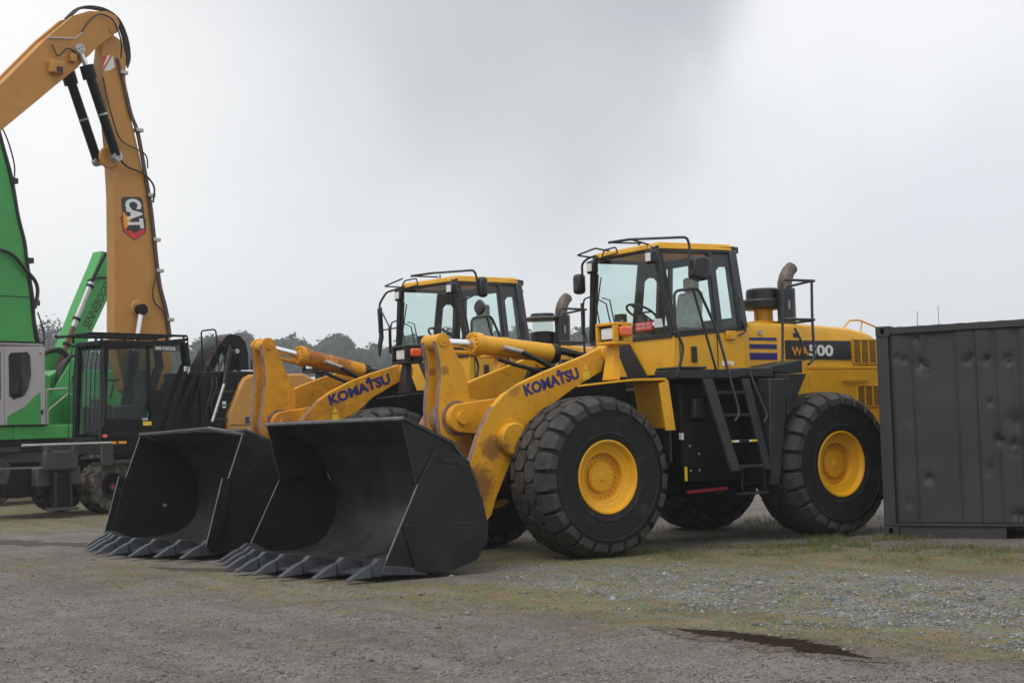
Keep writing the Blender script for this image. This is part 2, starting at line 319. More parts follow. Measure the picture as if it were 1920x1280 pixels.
# ------------------------------------------------------------------ ground
rng = np.random.default_rng(7); random.seed(7)
def world_mask_nodes(t):
    g = t.nodes.new('ShaderNodeNewGeometry'); return g.outputs['Position']
def ground_material():
    m = bpy.data.materials.new('gravel_and_moss_ground'); m.use_nodes = True; t = m.node_tree; t.nodes.clear()
    out = t.nodes.new('ShaderNodeOutputMaterial'); b = t.nodes.new('ShaderNodeBsdfPrincipled'); t.links.new(b.outputs[0], out.inputs[0])
    P = world_mask_nodes(t); sp = t.nodes.new('ShaderNodeSeparateXYZ'); t.links.new(P, sp.inputs[0]); X, Y = sp.outputs[0], sp.outputs[1]
    fine = tex_noise(t, P, 45, 8, 0.75); mid = tex_noise(t, P, 6, 6, 0.65); big_ = tex_noise(t, P, 0.7, 4, 0.6, 0.4)
    vo = t.nodes.new('ShaderNodeTexVoronoi'); vo.inputs['Scale'].default_value = 62; vo.inputs['Randomness'].default_value = 1; t.links.new(P, vo.inputs['Vector'])
    vc = t.nodes.new('ShaderNodeSeparateColor'); t.links.new(vo.outputs['Color'], vc.inputs[0])
    vo2 = t.nodes.new('ShaderNodeTexVoronoi'); vo2.inputs['Scale'].default_value = 24; t.links.new(P, vo2.inputs['Vector'])
    vc2 = t.nodes.new('ShaderNodeSeparateColor'); t.links.new(vo2.outputs['Color'], vc2.inputs[0])
    earth = mixc(t, smooth(t, mid, 0.3, 0.7), (0.100, 0.082, 0.066), (0.150, 0.128, 0.108))
    stone = mixc(t, vc.outputs[0], (0.075, 0.068, 0.062), (0.27, 0.255, 0.24))
    cc = mixc(t, smooth(t, vc2.outputs[1], 0.35, 0.95, 0.15, 0.75), earth, stone)
    cc = mixc(t, smooth(t, fine, 0.45, 0.8, 0.0, 0.22), cc, (0.055, 0.05, 0.043))
    lgr = smooth(t, tex_noise(t, P, 0.9, 5, 0.65, 0.6), 0.45, 0.62, 0.0, 0.5)
    cc = mixc(t, fmath(t, 'MULTIPLY', lgr, smooth(t, vc.outputs[1], 0.3, 0.8)), cc, (0.24, 0.235, 0.23))
    # grey crushed-stone patch in front of the near loader
    def ell(cx, cy, ang, a, b_, lo=0.75, hi=1.25, wob=0.5):
        ca, sa = math.cos(ang), math.sin(ang)
        dx = fmath(t, 'SUBTRACT', X, cx); dy = fmath(t, 'SUBTRACT', Y, cy)
        u = fmath(t, 'DIVIDE', fmath(t, 'ADD', fmath(t, 'MULTIPLY', dx, ca), fmath(t, 'MULTIPLY', dy, sa)), a)
        v = fmath(t, 'DIVIDE', fmath(t, 'SUBTRACT', fmath(t, 'MULTIPLY', dy, ca), fmath(t, 'MULTIPLY', dx, sa)), b_)
        d = fmath(t, 'SQRT', fmath(t, 'ADD', fmath(t, 'MULTIPLY', u, u), fmath(t, 'MULTIPLY', v, v)))
        d = fmath(t, 'ADD', d, fmath(t, 'MULTIPLY', fmath(t, 'SUBTRACT', tex_noise(t, P, 1.6, 6, 0.7), 0.5), wob * 2))
        return smooth(t, d, lo, hi, 1.0, 0.0)
    grey = ell(0.7, 6.2, R(96), 5.2, 1.9, 0.55, 1.3, 0.8)
    gstone = mixc(t, vc2.outputs[0], (0.09, 0.092, 0.094), (0.24, 0.245, 0.255))
    cc = mixc(t, fmath(t, 'MULTIPLY', grey, 0.85), cc, gstone)
    # moss and weeds: patches all over, a band round the grey stones and under the machines
    mossn = tex_noise(t, P, 2.1, 8, 0.72, 0.5)
    band = ell(2.6, 5.6, R(95), 5.0, 0.75, 0.4, 1.5, 0.5)
    left = ell(4.0, 0.5, R(100), 8.0, 1.3, 0.3, 1.5, 0.5)
    under = ell(-1.2, 3.6, R(118), 6.0, 1.6, 0.4, 1.5, 0.5)
    dots = ell(1.0, 5.5, R(96), 5.0, 1.8, 0.5, 1.3, 0.4)
    far = smooth(t, Y, -7.0, -13.0)
    amt = fmath(t, 'MAXIMUM', fmath(t, 'MULTIPLY', band, 1.0), fmath(t, 'MAXIMUM', fmath(t, 'MAXIMUM', fmath(t, 'MULTIPLY', left, 0.6), fmath(t, 'MULTIPLY', dots, 0.75)), fmath(t, 'MAXIMUM', fmath(t, 'MULTIPLY', under, 1.0), fmath(t, 'MULTIPLY', far, 0.75))))
    amt = fmath(t, 'ADD', amt, 0.08)
    thr = fmath(t, 'SUBTRACT', 0.62, fmath(t, 'MULTIPLY', amt, 0.32))
    mf = fmath(t, 'MULTIPLY', fmath(t, 'SUBTRACT', mossn, thr), 5.0, clamp=True)
    mf = fmath(t, 'MULTIPLY', mf, smooth(t, tex_noise(t, P, 22, 5, 0.7), 0.40, 0.56, 0.15, 0.92))
    mosc = mixc(t, smooth(t, tex_noise(t, P, 3.3, 4), 0.45, 0.62), (0.125, 0.140, 0.035), (0.20, 0.130, 0.028))
    cc = mixc(t, mf, cc, mosc)
    wet = fmath(t, 'MULTIPLY', smooth(t, tex_noise(t, P, 0.55, 3, 0.5, 0.8), 0.54, 0.68), 0.30)
    cc = mixc(t, wet, cc, (0.062, 0.050, 0.040))
    sc_ = vmath(t, 'MULTIPLY', P, (1.9, 0.22, 1.0)).outputs[0]
    trk = tex_noise(t, sc_, 1.3, 5, 0.6, 0.3)
    cc = mixc(t, smooth(t, trk, 0.50, 0.66, 0.0, 0.30), cc, (0.075, 0.060, 0.048)); cc = mixc(t, smooth(t, trk, 0.46, 0.34, 0.0, 0.22), cc, (0.24, 0.225, 0.21))
    t.links.new(cc, b.inputs['Base Color']); b.inputs['Roughness'].default_value = 0.92; b.inputs['Specular IOR Level'].default_value = 0.2
    hh = fmath(t, 'ADD', fmath(t, 'MULTIPLY', vo.outputs['Distance'], -0.8), fmath(t, 'MULTIPLY', vo2.outputs['Distance'], -0.8))
    hh = fmath(t, 'ADD', hh, fmath(t, 'MULTIPLY', fine, 0.6))
    bp = t.nodes.new('ShaderNodeBump'); bp.inputs['Strength'].default_value = 0.7; bp.inputs['Distance'].default_value = 0.012
    t.links.new(hh, bp.inputs['Height']); t.links.new(bp.outputs[0], b.inputs['Normal'])
    return m
MT['ground'] = ground_material()
def relief(x, y):
    return 0.022 * noise.noise(Vector((x * 0.8, y * 0.8, 0))) + 0.010 * noise.noise(Vector((x * 3.1, y * 3.1, 4)))
def ground():
    b = MB(); n = 150
    # a finer sheet near the camera, stitched into one that reaches the horizon
    def axis(c):
        q = [-1500, -700, -350, -160, -80, -45, -30]; inner = list(np.linspace(-18, 18, n))
        return [c + k for k in q] + [c + k for k in inner] + [c - k for k in q[::-1]]
    xs = axis(0.5); ys = axis(0.0); nx, ny = len(xs), len(ys)
    vs_ = []
    for x in xs:
        for y in ys:
            ed = max(abs(x - .5), abs(y)); k = max(0, min(1, (17 - ed) / 3))
            # tyres and buckets stand on level ground
            flat = min(1, max(0, (abs(y - 0) - 0.0)))
            vs_.append((x, y, relief(x, y) * k - 0.012))
    fs = [(i * ny + j, (i + 1) * ny + j, (i + 1) * ny + j + 1, i * ny + j + 1) for i in range(nx - 1) for j in range(ny - 1)]
    b.add(vs_, fs); return struct(b.build('ground', 'ground', smooth_deg=60), 'brown gravel yard with patches of moss')
ground()

# puddle and muddy ruts
def blob_sheet(name, pts, m, seed, z=0.012):
    """irregular outline following a spine of (x, y, halfwidth)"""
    r = random.Random(seed); L = []; Rr = []
    dense = []
    for i in range(len(pts) - 1):
        for k in range(40):
            t = k / 40; a, b_ = pts[i], pts[i + 1]; dense.append([a[j] * (1 - t) + b_[j] * t for j in range(3)])
    dense.append(list(pts[-1]))
    for i, (x, y, w) in enumerate(dense):
        w = w * (1 + 0.45 * noise.noise(Vector((x * 5, y * 5, seed))) + 0.25 * noise.noise(Vector((x * 17, y * 17, seed))))
        p, q = dense[max(0, i - 1)], dense[min(len(dense) - 1, i + 1)]
        d = Vector((q[0] - p[0], q[1] - p[1], 0)).normalized(); n_ = Vector((-d.y, d.x, 0))
        L.append(Vector((x, y, 0)) + n_ * w * r.uniform(0.7, 1.2)); Rr.append(Vector((x, y, 0)) - n_ * w * r.uniform(0.7, 1.2))
    vs_ = []
    for a, b_ in zip(L, Rr):
        for k in range(4): 
            q = a.lerp(b_, k / 3); vs_.append((q.x, q.y, relief(q.x, q.y) - 0.012 + (z if 0 < k < 3 else 0.003)))
    fs = [(4 * i + k, 4 * i + k + 1, 4 * i + k + 5, 4 * i + k + 4) for i in range(len(L) - 1) for k in range(3)]
    b = MB().add(vs_, fs); return b.build(name, m)
MT['mud'] = mat('wet_dark_mud', (0.020, 0.013, 0.008), 0.9, var=0.3, vs_=8, bump=0.25, bscale=30, spec=0.05)
MT['damp'] = mat('damp_earth', (0.070, 0.056, 0.045), 0.9, var=0.5, vs_=14, dirt=(0.14, 0.12, 0.10), dirt_amt=0.9, dirt_scale=26, dirt_lo=0.42, dirt_hi=0.6, bump=0.5, bscale=60, spec=0.15)
MT['mud2'] = mat('damp_mud', (0.055, 0.042, 0.032), 0.7, var=0.4, vs_=12, bump=0.4, bscale=40, spec=0.25)
struct(blob_sheet('damp_margin', [(3.24, 6.2, 0.03), (3.26, 6.9, 0.26), (3.22, 7.4, 0.25), (3.20, 7.8, 0.29), (3.22, 8.2, 0.2), (3.26, 8.7, 0.02)], 'damp', 13, 0.006), 'damp earth round the puddle')
struct(blob_sheet('puddle', [(3.22, 6.50, 0.02), (3.24, 6.95, 0.16), (3.20, 7.4, 0.17), (3.19, 7.75, 0.20), (3.22, 8.1, 0.12), (3.25, 8.40, 0.01)], 'mud', 3), 'long narrow dark brown muddy puddle')
struct(blob_sheet('muddy_rut', [(4.05, -2.1, 0.03), (3.85, -1.5, 0.17), (3.6, -0.9, 0.16), (3.5, -0.5, 0.04)], 'mud2', 5), 'dark damp rut between the two buckets')
struct(blob_sheet('muddy_rut', [(4.5, -9.4, 0.3), (4.1, -8.5, 0.38), (3.7, -7.3, 0.22), (3.3, -6.3, 0.2), (2.7, -5.0, 0.06)], 'mud2', 8), 'dark damp rut left of the far bucket')

# loose stones (real geometry, one object)
def ico():
    bm = bmesh.new(); bmesh.ops.create_icosphere(bm, subdivisions=1, radius=1)
    v = np.array([x.co[:] for x in bm.verts]); f = np.array([[x.index for x in q.verts] for q in bm.faces]); bm.free(); return v, f
IV, IF = ico()
def fast_mesh(name, V, F, m, colors=None):
    me = bpy.data.meshes.new(name); k = F.shape[1]
    me.vertices.add(len(V)); me.vertices.foreach_set('co', V.astype(np.float32).ravel())
    me.loops.add(F.size); me.loops.foreach_set('vertex_index', F.astype(np.int32).ravel())
    me.polygons.add(len(F)); me.polygons.foreach_set('loop_start', np.arange(0, F.size, k, dtype=np.int32))
    me.update(); me.validate()
    if colors is not None:
        a = me.attributes.new('tone', 'FLOAT', 'POINT'); a.data.foreach_set('value', colors.astype(np.float32))
    me.materials.append(m); o = bpy.data.objects.new(name, me); COL.objects.link(o); return o
def tone_mat(name, stops, rough=0.85, spec=0.25, trans=0.0):
    m = bpy.data.materials.new(name); m.use_nodes = True; t = m.node_tree
    b = t.nodes['Principled BSDF']; a = t.nodes.new('ShaderNodeAttribute'); a.attribute_name = 'tone'
    r = t.nodes.new('ShaderNodeValToRGB'); el = r.color_ramp.elements
    while len(el) < len(stops): el.new(0.5)
    for e, (p, c_) in zip(el, stops): e.position = p; e.color = (*c_, 1)
    t.links.new(a.outputs['Fac'], r.inputs[0]); t.links.new(r.outputs[0], b.inputs['Base Color'])
    b.inputs['Roughness'].default_value = rough; b.inputs['Specular IOR Level'].default_value = spec
    if trans:
        tl = t.nodes.new('ShaderNodeBsdfTranslucent'); t.links.new(r.outputs[0], tl.inputs[0])
        mx = t.nodes.new('ShaderNodeMixShader'); mx.inputs[0].default_value = trans
        o = t.nodes['Material Output']; t.links.new(b.outputs[0], mx.inputs[1]); t.links.new(tl.outputs[0], mx.inputs[2]); t.links.new(mx.outputs[0], o.inputs[0])
    return m
def vnoise(x, y, s, seed=0.0):
    return np.array([noise.noise(Vector((a * s, b_ * s, seed))) for a, b_ in zip(x, y)])
fw2 = np.array([fw.x, fw.y]); fw2 /= np.linalg.norm(fw2); rt2 = np.array([fw2[1], -fw2[0]])
def view_scatter(n, d0, d1, p=1.4):
    """points over the stretch of ground in front of the camera, denser near"""
    u = rng.random(n); d = (d0 ** (-p) + u * (d1 ** (-p) - d0 ** (-p))) ** (-1 / p)
    s = (rng.random(n) * 2 - 1) * 0.40
    return CP.x + fw2[0] * d + rt2[0] * d * s, CP.y + fw2[1] * d + rt2[1] * d * s, d
def grey_mask(x, y):
    a = R(96); dx, dy = x - 0.7, y - 6.2
    u = (dx * math.cos(a) + dy * math.sin(a)) / 5.2; v = (dy * math.cos(a) - dx * math.sin(a)) / 1.9
    return np.sqrt(u * u + v * v)
def stones():
    n = 85000
    x, y, d = view_scatter(n, 7.6, 22, 1.2)
    g = grey_mask(x, y) + 0.75 * vnoise(x, y, 1.3, 3.0) + 0.4 * vnoise(x, y, 4.0, 5.0); ing = (g < 0.85) & (rng.random(n) < 0.72)
    keep = ing | (rng.random(n) < 0.62 + 0.4 * vnoise(x, y, 0.9, 9.0)); x, y, ing = x[keep], y[keep], ing[keep]; n = len(x)
    s = 0.0035 + 0.006 * rng.random(n) ** 2.2; s[ing] = 0.005 + 0.011 * rng.random(ing.sum()) ** 1.8
    bigs = rng.random(n) < 0.012; s[bigs] *= 1.5 + 1.5 * rng.random(bigs.sum())
    z = np.array([relief(a, b_) for a, b_ in zip(x, y)]) - 0.012
    ax = 0.7 + 0.6 * rng.random((n, 3)); ax[:, 2] *= 0.65
    th = rng.random(n) * 2 * PI
    J = 1 + 0.28 * (rng.random((n, 12)) - 0.5)
    V = IV[None] * J[:, :, None] * ax[:, None, :] * s[:, None, None]
    c_, si = np.cos(th)[:, None], np.sin(th)[:, None]
    V = np.stack([V[..., 0] * c_ - V[..., 1] * si, V[..., 0] * si + V[..., 1] * c_, V[..., 2]], -1)
    V += np.stack([x, y, z + s * 0.25], -1)[:, None, :]
    F = (IF[None] + (np.arange(n) * 12)[:, None, None]).reshape(-1, 3)
    tone = np.where(ing, 0.55 + 0.45 * rng.random(n), 0.10 + 0.40 * rng.random(n)); pale = rng.random(n) < 0.03; tone[pale] = 0.5 + 0.5 * (rng.random(pale.sum()) > 0.5)
    m = tone_mat('stone_chips', [(0, (0.07, 0.06, 0.05)), (0.3, (0.135, 0.12, 0.105)), (0.5, (0.25, 0.23, 0.21)), (0.56, (0.10, 0.103, 0.106)), (0.85, (0.19, 0.195, 0.205)), (1.0, (0.34, 0.34, 0.35))])
    o = fast_mesh('gravel_stones', V.reshape(-1, 3), F, m, np.repeat(tone, 12)); struct(o, 'loose gravel stones on the yard', 'stuff')
stones()
def grass():
    pts = []
    def patch(n, cx, cy, ang, a, b_, hmin, hmax):
        u = rng.normal(0, 0.5, n) * a; v = rng.normal(0, 0.5, n) * b_; ca, sa = math.cos(ang), math.sin(ang)
        x = cx + u * ca - v * sa; y = cy + u * sa + v * ca
        k = (vnoise(x, y, 1.7, 1.0) + 0.7 * vnoise(x, y, 6.0, 2.0)) > rng.random(n) * 0.5 - 0.12
        for a_, c_ in zip(x[k], y[k]): pts.append((a_, c_, random.uniform(hmin, hmax)))
    patch(9000, -3.0, 3.6, R(117), 3.2, 0.5, 0.02, 0.09)      # along the container's foot
    patch(15000, -1.7, 3.6, R(117), 4.2, 1.1, 0.008, 0.04)      # thinner, running into the gravel
    patch(4200, -3.6, 2.0, R(170), 1.2, 0.9, 0.03, 0.10)       # between rear wheel and container
    patch(9000, -2.0, 2.2, R(170), 2.4, 0.9, 0.01, 0.055)
    patch(4500, -4.5, -0.8, R(170), 2.2, 1.6, 0.05, 0.15)      # under and beyond the loader
    patch(14000, 0.9, 5.2, R(96), 5.0, 1.7, 0.006, 0.030)
    patch(9000, 2.7, 5.4, R(95), 4.6, 0.8, 0.005, 0.020)
    patch(9000, 4.0, 1.0, R(100), 7.0, 1.2, 0.005, 0.018)
    patch(2500, 1.2, -10.5, R(110), 6.0, 2.2, 0.02, 0.08)
    patch(2500, 2.2, -5.2, R(110), 3.0, 1.4, 0.01, 0.05)
    P = np.array(pts); n = len(P)
    th = rng.random(n) * 2 * PI; lean = rng.normal(0, 0.35, n); w = 0.0016 + 0.0022 * rng.random(n)
    z = np.array([relief(a, b_) for a, b_ in P[:, :2]]) - 0.016
    h = P[:, 2]; dx, dy = np.cos(th), np.sin(th); lx, ly = -dy * lean * h, dx * lean * h
    V = np.stack([np.stack([P[:, 0] - dx * w, P[:, 1] - dy * w, z], -1), np.stack([P[:, 0] + dx * w, P[:, 1] + dy * w, z], -1),
                  np.stack([P[:, 0] + lx * .4 + dx * w * .7, P[:, 1] + ly * .4 + dy * w * .7, z + h * 0.6], -1),
                  np.stack([P[:, 0] + lx * .4 - dx * w * .7, P[:, 1] + ly * .4 - dy * w * .7, z + h * 0.6], -1),
                  np.stack([P[:, 0] + lx, P[:, 1] + ly, z + h * 0.97], -1)], 1)
    F = np.array([[0, 1, 2], [0, 2, 3], [3, 2, 4]]); F = (F[None] + (np.arange(n) * 5)[:, None, None]).reshape(-1, 3)
    tone = np.clip(rng.random(n) * 0.8 + 0.2 * (vnoise(P[:, 0], P[:, 1], 1.2, 6.0) + 0.5), 0, 1)
    m = tone_mat('grass_blades', [(0, (0.06, 0.09, 0.022)), (0.5, (0.12, 0.15, 0.04)), (0.8, (0.20, 0.20, 0.07)), (1, (0.32, 0.27, 0.14))], 0.7, 0.2, 0.25)
    o = fast_mesh('grass', V.reshape(-1, 3), F, m, np.repeat(tone, 5)); struct(o, 'thin grass and weeds growing through the gravel', 'stuff')
grass()

# ------------------------------------------------------------------ wheels
def tyre_mesh(Rt, hw, rb, nl, name, lug_m='lug', side_m='rubber', lug=0.045, rows='hex'):
    """tyre about the Y axis, centred on the origin: carcass by lathe, lugs as raised blocks on the crown"""
    Rc = Rt - lug; b = MB()
    prof = [(rb, -hw * 0.86), (rb * 1.10, -hw * 0.95), (rb + (Rc - rb) * 0.16, -hw * 0.965), (rb + (Rc - rb) * 0.18, -hw * 0.985), (rb + (Rc - rb) * 0.21, -hw * 0.985), (rb + (Rc - rb) * 0.23, -hw * 0.972), (rb + (Rc - rb) * 0.42, -hw * 1.0), (rb + (Rc - rb) * 0.62, -hw * 0.995), (rb + (Rc - rb) * 0.635, -hw * 1.012), (rb + (Rc - rb) * 0.66, -hw * 1.012), (rb + (Rc - rb) * 0.675, -hw * 0.99), (rb + (Rc - rb) * 0.78, -hw * 0.97), (Rc * 0.955, -hw * 0.90),
            (Rc * 0.985, -hw * 0.70), (Rc, -hw * 0.35), (Rc, 0)]
    prof = prof + [(r, -h) for r, h in prof[:-1][::-1]]
    b.lathe(prof, 72, closed=False)
    # inner lining so the bead is closed
    b.lathe([(rb, hw * 0.86), (rb * 0.99, hw * 0.7), (rb * 0.99, -hw * 0.7), (rb, -hw * 0.86)], 72)
    nside = len(b.f)
    def crown(y):
        k = abs(y) / hw; return Rt - 0.012 * (k / 0.7) ** 2 if k < 0.7 else Rt - 0.012 - (k - 0.7) ** 1.7 * Rt * 0.55
    def block(poly, base):
        n = len(poly); top = [(crown(y) * math.cos(t), y, crown(y) * math.sin(t)) for t, y in poly]
        cx = sum(p[0] for p in poly) / n; cy = sum(p[1] for p in poly) / n
        g = [(cx + (t - cx) * 1.07, cy + (y - cy) * 1.07) for t, y in poly]
        bot = [((crown(y) - base) * math.cos(t), y, (crown(y) - base) * math.sin(t)) for t, y in g]
        b.hexa(bot, top)
    da = 2 * PI / nl; jr = random.Random(3)
    for i in range(nl):
        a = i * da
        if rows == 'hex':
            for sgn, off in ((-1, 0.0), (1, 0.5)):
                c_ = a + off * da; h = da * 0.46; y0 = sgn * hw * 0.27; w = hw * 0.235
                block([(c_ - h, y0 - w * .45), (c_ - h * .45, y0 - w), (c_ + h * .45, y0 - w), (c_ + h, y0 - w * .45), (c_ + h, y0 + w * .45), (c_ + h * .45, y0 + w), (c_ - h * .45, y0 + w), (c_ - h, y0 + w * .45)], lug + .012)
                c2 = a + (off + 0.5) * da; h = da * 0.415
                q = [(c2 - h * 0.55, hw * .50), (c2 + h * 0.55, hw * .50), (c2 + h, hw * .62), (c2 + h * .96, hw * .80), (c2 + h * .92, hw * .95), (c2 + h * .80, hw * 1.03),
                     (c2 - h * .80, hw * 1.03), (c2 - h * .92, hw * .95), (c2 - h * .96, hw * .80), (c2 - h, hw * .62)]
                block([(t, y * sgn) for t, y in q], lug + .03)
        else:
            for sgn, off in ((-1, 0.0), (1, 0.5)):
                c_ = a + off * da; h = da * 0.33
                block([(c_ - h, sgn * hw * .04), (c_ + h * .5, sgn * hw * .04), (c_ + h, sgn * hw * .5), (c_ + h * .8, sgn * hw * .98), (c_ - h * .8, sgn * hw * .98), (c_ - h * .5, sgn * hw * .5)], lug + .015)
    me = b.mesh(name, side_m, 30); me.materials.append(MT[lug_m])
    mi = [0] * nside + [1] * (len(me.polygons) - nside); me.polygons.foreach_set('material_index', mi[:len(me.polygons)])
    return me
def add_obj(name, me, parent, mw=None, label=None):
    o = bpy.data.objects.new(name, me); COL.objects.link(o); o.parent = parent
    if mw is not None: o.matrix_local = mw
    if label: o['label'] = label
    return o
def rim_mesh():
    b = MB()
    b.lathe([(0.405, 0.25), (0.405, 0.325), (0.425, 0.335), (0.425, 0.352), (0.412, 0.358), (0.396, 0.352), (0.388, 0.330), (0.378, 0.322), (0.372, 0.300), (0.362, 0.293),
             (0.352, 0.292), (0.300, 0.262), (0.285, 0.262), (0.272, 0.252), (0.266, 0.185), (0.20, 0.175), (0.182, 0.175), (0.176, 0.215), (0.165, 0.225), (0.05, 0.232), (0.04, 0.242), (0.0001, 0.243)], 56)
    b.lathe([(0.405, 0.25), (0.405, -0.33), (0.425, -0.34), (0.425, -0.355), (0.3, -0.30), (0.0001, -0.30)], 40)
    for i in range(26):
        t = 2 * PI * i / 26; x, z = 0.234 * math.cos(t), 0.234 * math.sin(t); b.cyl((x, 0.175, z), (x, 0.205, z), 0.0135, 6)
    for i in range(14):
        t = 2 * PI * i / 14; x, z = 0.150 * math.cos(t), 0.150 * math.sin(t); b.cyl((x, 0.222, z), (x, 0.234, z), 0.009, 6)
    b.cyl((0.29, 0.26, -0.12), (0.315, 0.30, -0.13), 0.012, 8)
    return b.mesh('rim', 'rim', 30)
TYRE = tyre_mesh(0.935, 0.375, 0.405, 23, 'tyre'); RIM = rim_mesh()
def big_wheel(parent, x, y, A=None, spin=0.0, left=True):
    w = bpy.data.objects.new('wheel', None); COL.objects.link(w); w.parent = parent
    m = Matrix.Translation((x, y, 0.915)) @ Matrix.Rotation(0 if left else PI, 4, 'Z')
    w.matrix_local = (A @ m) if A is not None else m
    add_obj('tyre', TYRE, w, Matrix.Rotation(spin, 4, 'Y')); add_obj('rim', RIM, w, Matrix.Rotation(spin * 0.7, 4, 'Y'))
    return w

# ------------------------------------------------------------------ wheel loaders
# local frame of a loader: x forward, y to its left (the side seen), z up, origin below the front axle when it stands straight
PIV = Vector((-1.89, 0, 0))
def loader(name, label, pos, head, art, V):
    L = thing('wheel_loader', label, 'wheel loader', pos, R(head), 'wheel loaders parked side by side')
    A = Matrix.Translation(PIV) @ Matrix.Rotation(R(art), 4, 'Z') @ Matrix.Translation(-PIV)
    Y = V['paint']; YB = V['boom_paint']
    bld = lambda mb, n, m, par=L, fr=False, **k: mb.build(n, m, par, mw=(A if (fr and par is L) else None), **k)
    # wheels
    big_wheel(L, 0, 1.2, A, 0.3); big_wheel(L, 0, -1.2, A, 1.1, False)
    big_wheel(L, -3.78, 1.2, None, 0.75); big_wheel(L, -3.78, -1.2, None, 0.2, False)
    # front frame and axle
    f = MB(); f.prism([(-1.5, 0.75), (0.45, 0.6), (0.7, 0.9), (0.55, 1.25), (0.0, 1.6), (-0.35, 2.25), (-0.95, 2.3), (-1.25, 1.6), (-1.5, 1.5)], 0.42, 0.50)
    f.prism([(-1.5, 0.75), (0.45, 0.6), (0.7, 0.9), (0.55, 1.25), (0.0, 1.6), (-0.35, 2.25), (-0.95, 2.3), (-1.25, 1.6), (-1.5, 1.5)], -0.50, -0.42)
    f.box(-1.4, 0.4, -0.42, 0.42, 0.72, 1.25); f.box(-1.2, -1.1, -0.42, 0.42, 1.25, 2.1)
    bld(f, 'front_frame', 'darker', fr=True, bevel=0.008)
    bld(MB().cyl((0, -1.0, 0.915), (0, 1.0, 0.915), 0.20, 20).cyl((0, -0.3, 0.915), (0, 0.3, 0.915), 0.34, 20), 'front_axle', 'darker', fr=True)
    bld(MB().cyl((-3.78, -1.0, 0.915), (-3.78, 1.0, 0.915), 0.20, 20).cyl((-3.78, -0.3, 0.915), (-3.78, 0.3, 0.915), 0.34, 20), 'rear_axle', 'darker')
    # boom arms
    P = V['boom']
    for sgn in (1, -1):
        mb = MB(); mb.prism(P, sgn * 0.66, sgn * 0.75)
        o = bld(mb, 'boom_arm', YB, fr=True, bevel=0.006)
        # worn front edge strip following the nose of the arm
        e = MB(); pts = P[5:12]
        for a, b_ in zip(pts[:-1], pts[1:]):
            e.prism([(a[0] + 0.004, a[1]), (b_[0] + 0.004, b_[1]), (b_[0] - 0.012, b_[1]), (a[0] - 0.012, a[1])], sgn * 0.664, sgn * 0.746)
        bld(e, 'worn_edge', 'rust', o, smooth_deg=0)
        bs = MB(); bs.cyl((V['pin'][0], sgn * 0.62, V['pin'][1]), (V['pin'][0], sgn * 0.79, V['pin'][1]), 0.115, 24)
        bld(bs, 'pin_boss', YB, o, bevel=0.006)
        cb = MB(); cx, cz = V['cylboss']
        cb.lathe([(0.0001, 0), (0.17, 0), (0.19, 0.02), (0.19, 0.11), (0.17, 0.13), (0.0001, 0.13)], 28, (cx, 0.75 if sgn > 0 else -0.88, cz))
        bld(cb, 'cylinder_boss', YB, o)
        bld(MB().cyl((V['pin'][0], sgn * 0.79, V['pin'][1]), (V['pin'][0], sgn * 0.81, V['pin'][1]), 0.06, 16), 'pivot_pin', YB, o)
        # lift cylinder hidden between arm and tyre
        bld(MB().cyl((-0.75, sgn * 0.58, 1.2), (0.0, sgn * 0.58, 1.35), 0.10, 16).cyl((0.0, sgn * 0.58, 1.35), (cx, sgn * 0.58, cz), 0.055, 12), 'lift_cylinder', 'darker', fr=True)
        # black bracket and hose lump just below the boom pivot
        bld(MB().prism([(V['pin'][0] - .05, 2.20), (V['pin'][0] + .12, 2.27), (V['pin'][0] + .14, 2.17), (V['pin'][0] - .02, 2.08)], sgn * 0.78, sgn * 0.90), 'pivot_bracket', 'plastic', fr=True, bevel=0.02)
    bld(MB().cyl((0.66, -0.66, 1.60), (0.66, 0.66, 1.60), 0.17, 24), 'cross_tube', YB, fr=True)
    # crank carrier: bulky bracket from the cross tube forward to the crank pivot
    cx, cz = V['crankpin']
    def ring(r, n, a0, a1): return [(cx + r * math.cos(a0 + (a1 - a0) * i / n), cz + r * math.sin(a0 + (a1 - a0) * i / n)) for i in range(n + 1)]
    car = ring(0.17, 10, R(-95), R(-275)) ; car = [(0.62, 1.40)] + [(cx - 0.02, cz - 0.17)] + ring(0.17, 10, R(-80), R(80)) + [(0.62, cz + 0.23), (0.50, 1.72)]
    for y0, y1 in ((0.20, 0.30), (-0.30, -0.20)):
        bld(MB().prism(car, y0, y1), 'crank_carrier', YB, fr=True, bevel=0.012)
    bld(MB().cyl((cx, -0.345, cz), (cx, 0.345, cz), 0.075, 20), 'crank_pivot_pin', YB, fr=True)
    # bell crank: two plates joined by tubes
    bc = bpy.data.objects.new('bell_crank', None)
    COL.objects.link(bc); bc.parent = L; bc.matrix_local = A
    for y0, y1 in ((0.10, 0.18), (-0.18, -0.10)):
        q = MB().prism(V['crank'], y0, y1).build('crank_plate', YB, bc, bevel=0.008)
        e = MB(); pts = V['crank'][V['crank_edge'][0]:V['crank_edge'][1]]
        for a, b_ in zip(pts[:-1], pts[1:]): e.prism([(a[0] + 0.004, a[1]), (b_[0] + 0.004, b_[1]), (b_[0] - 0.012, b_[1]), (a[0] - 0.012, a[1])], y0 + 0.003, y1 - 0.003)
        e.build('worn_edge', 'rust', q, smooth_deg=0)
    tx, tz = V['cranktop']
    MB().cyl((cx, -0.196, cz), (cx, 0.196, cz), 0.205, 28).build('crank_hub', 'rust', bc)  # rusty worn ring, its brown also standing in for shadow round the pivot
    MB().cyl((tx, -0.10, tz), (tx, 0.10, tz), 0.09, 24).build('crank_sleeve', YB, bc)
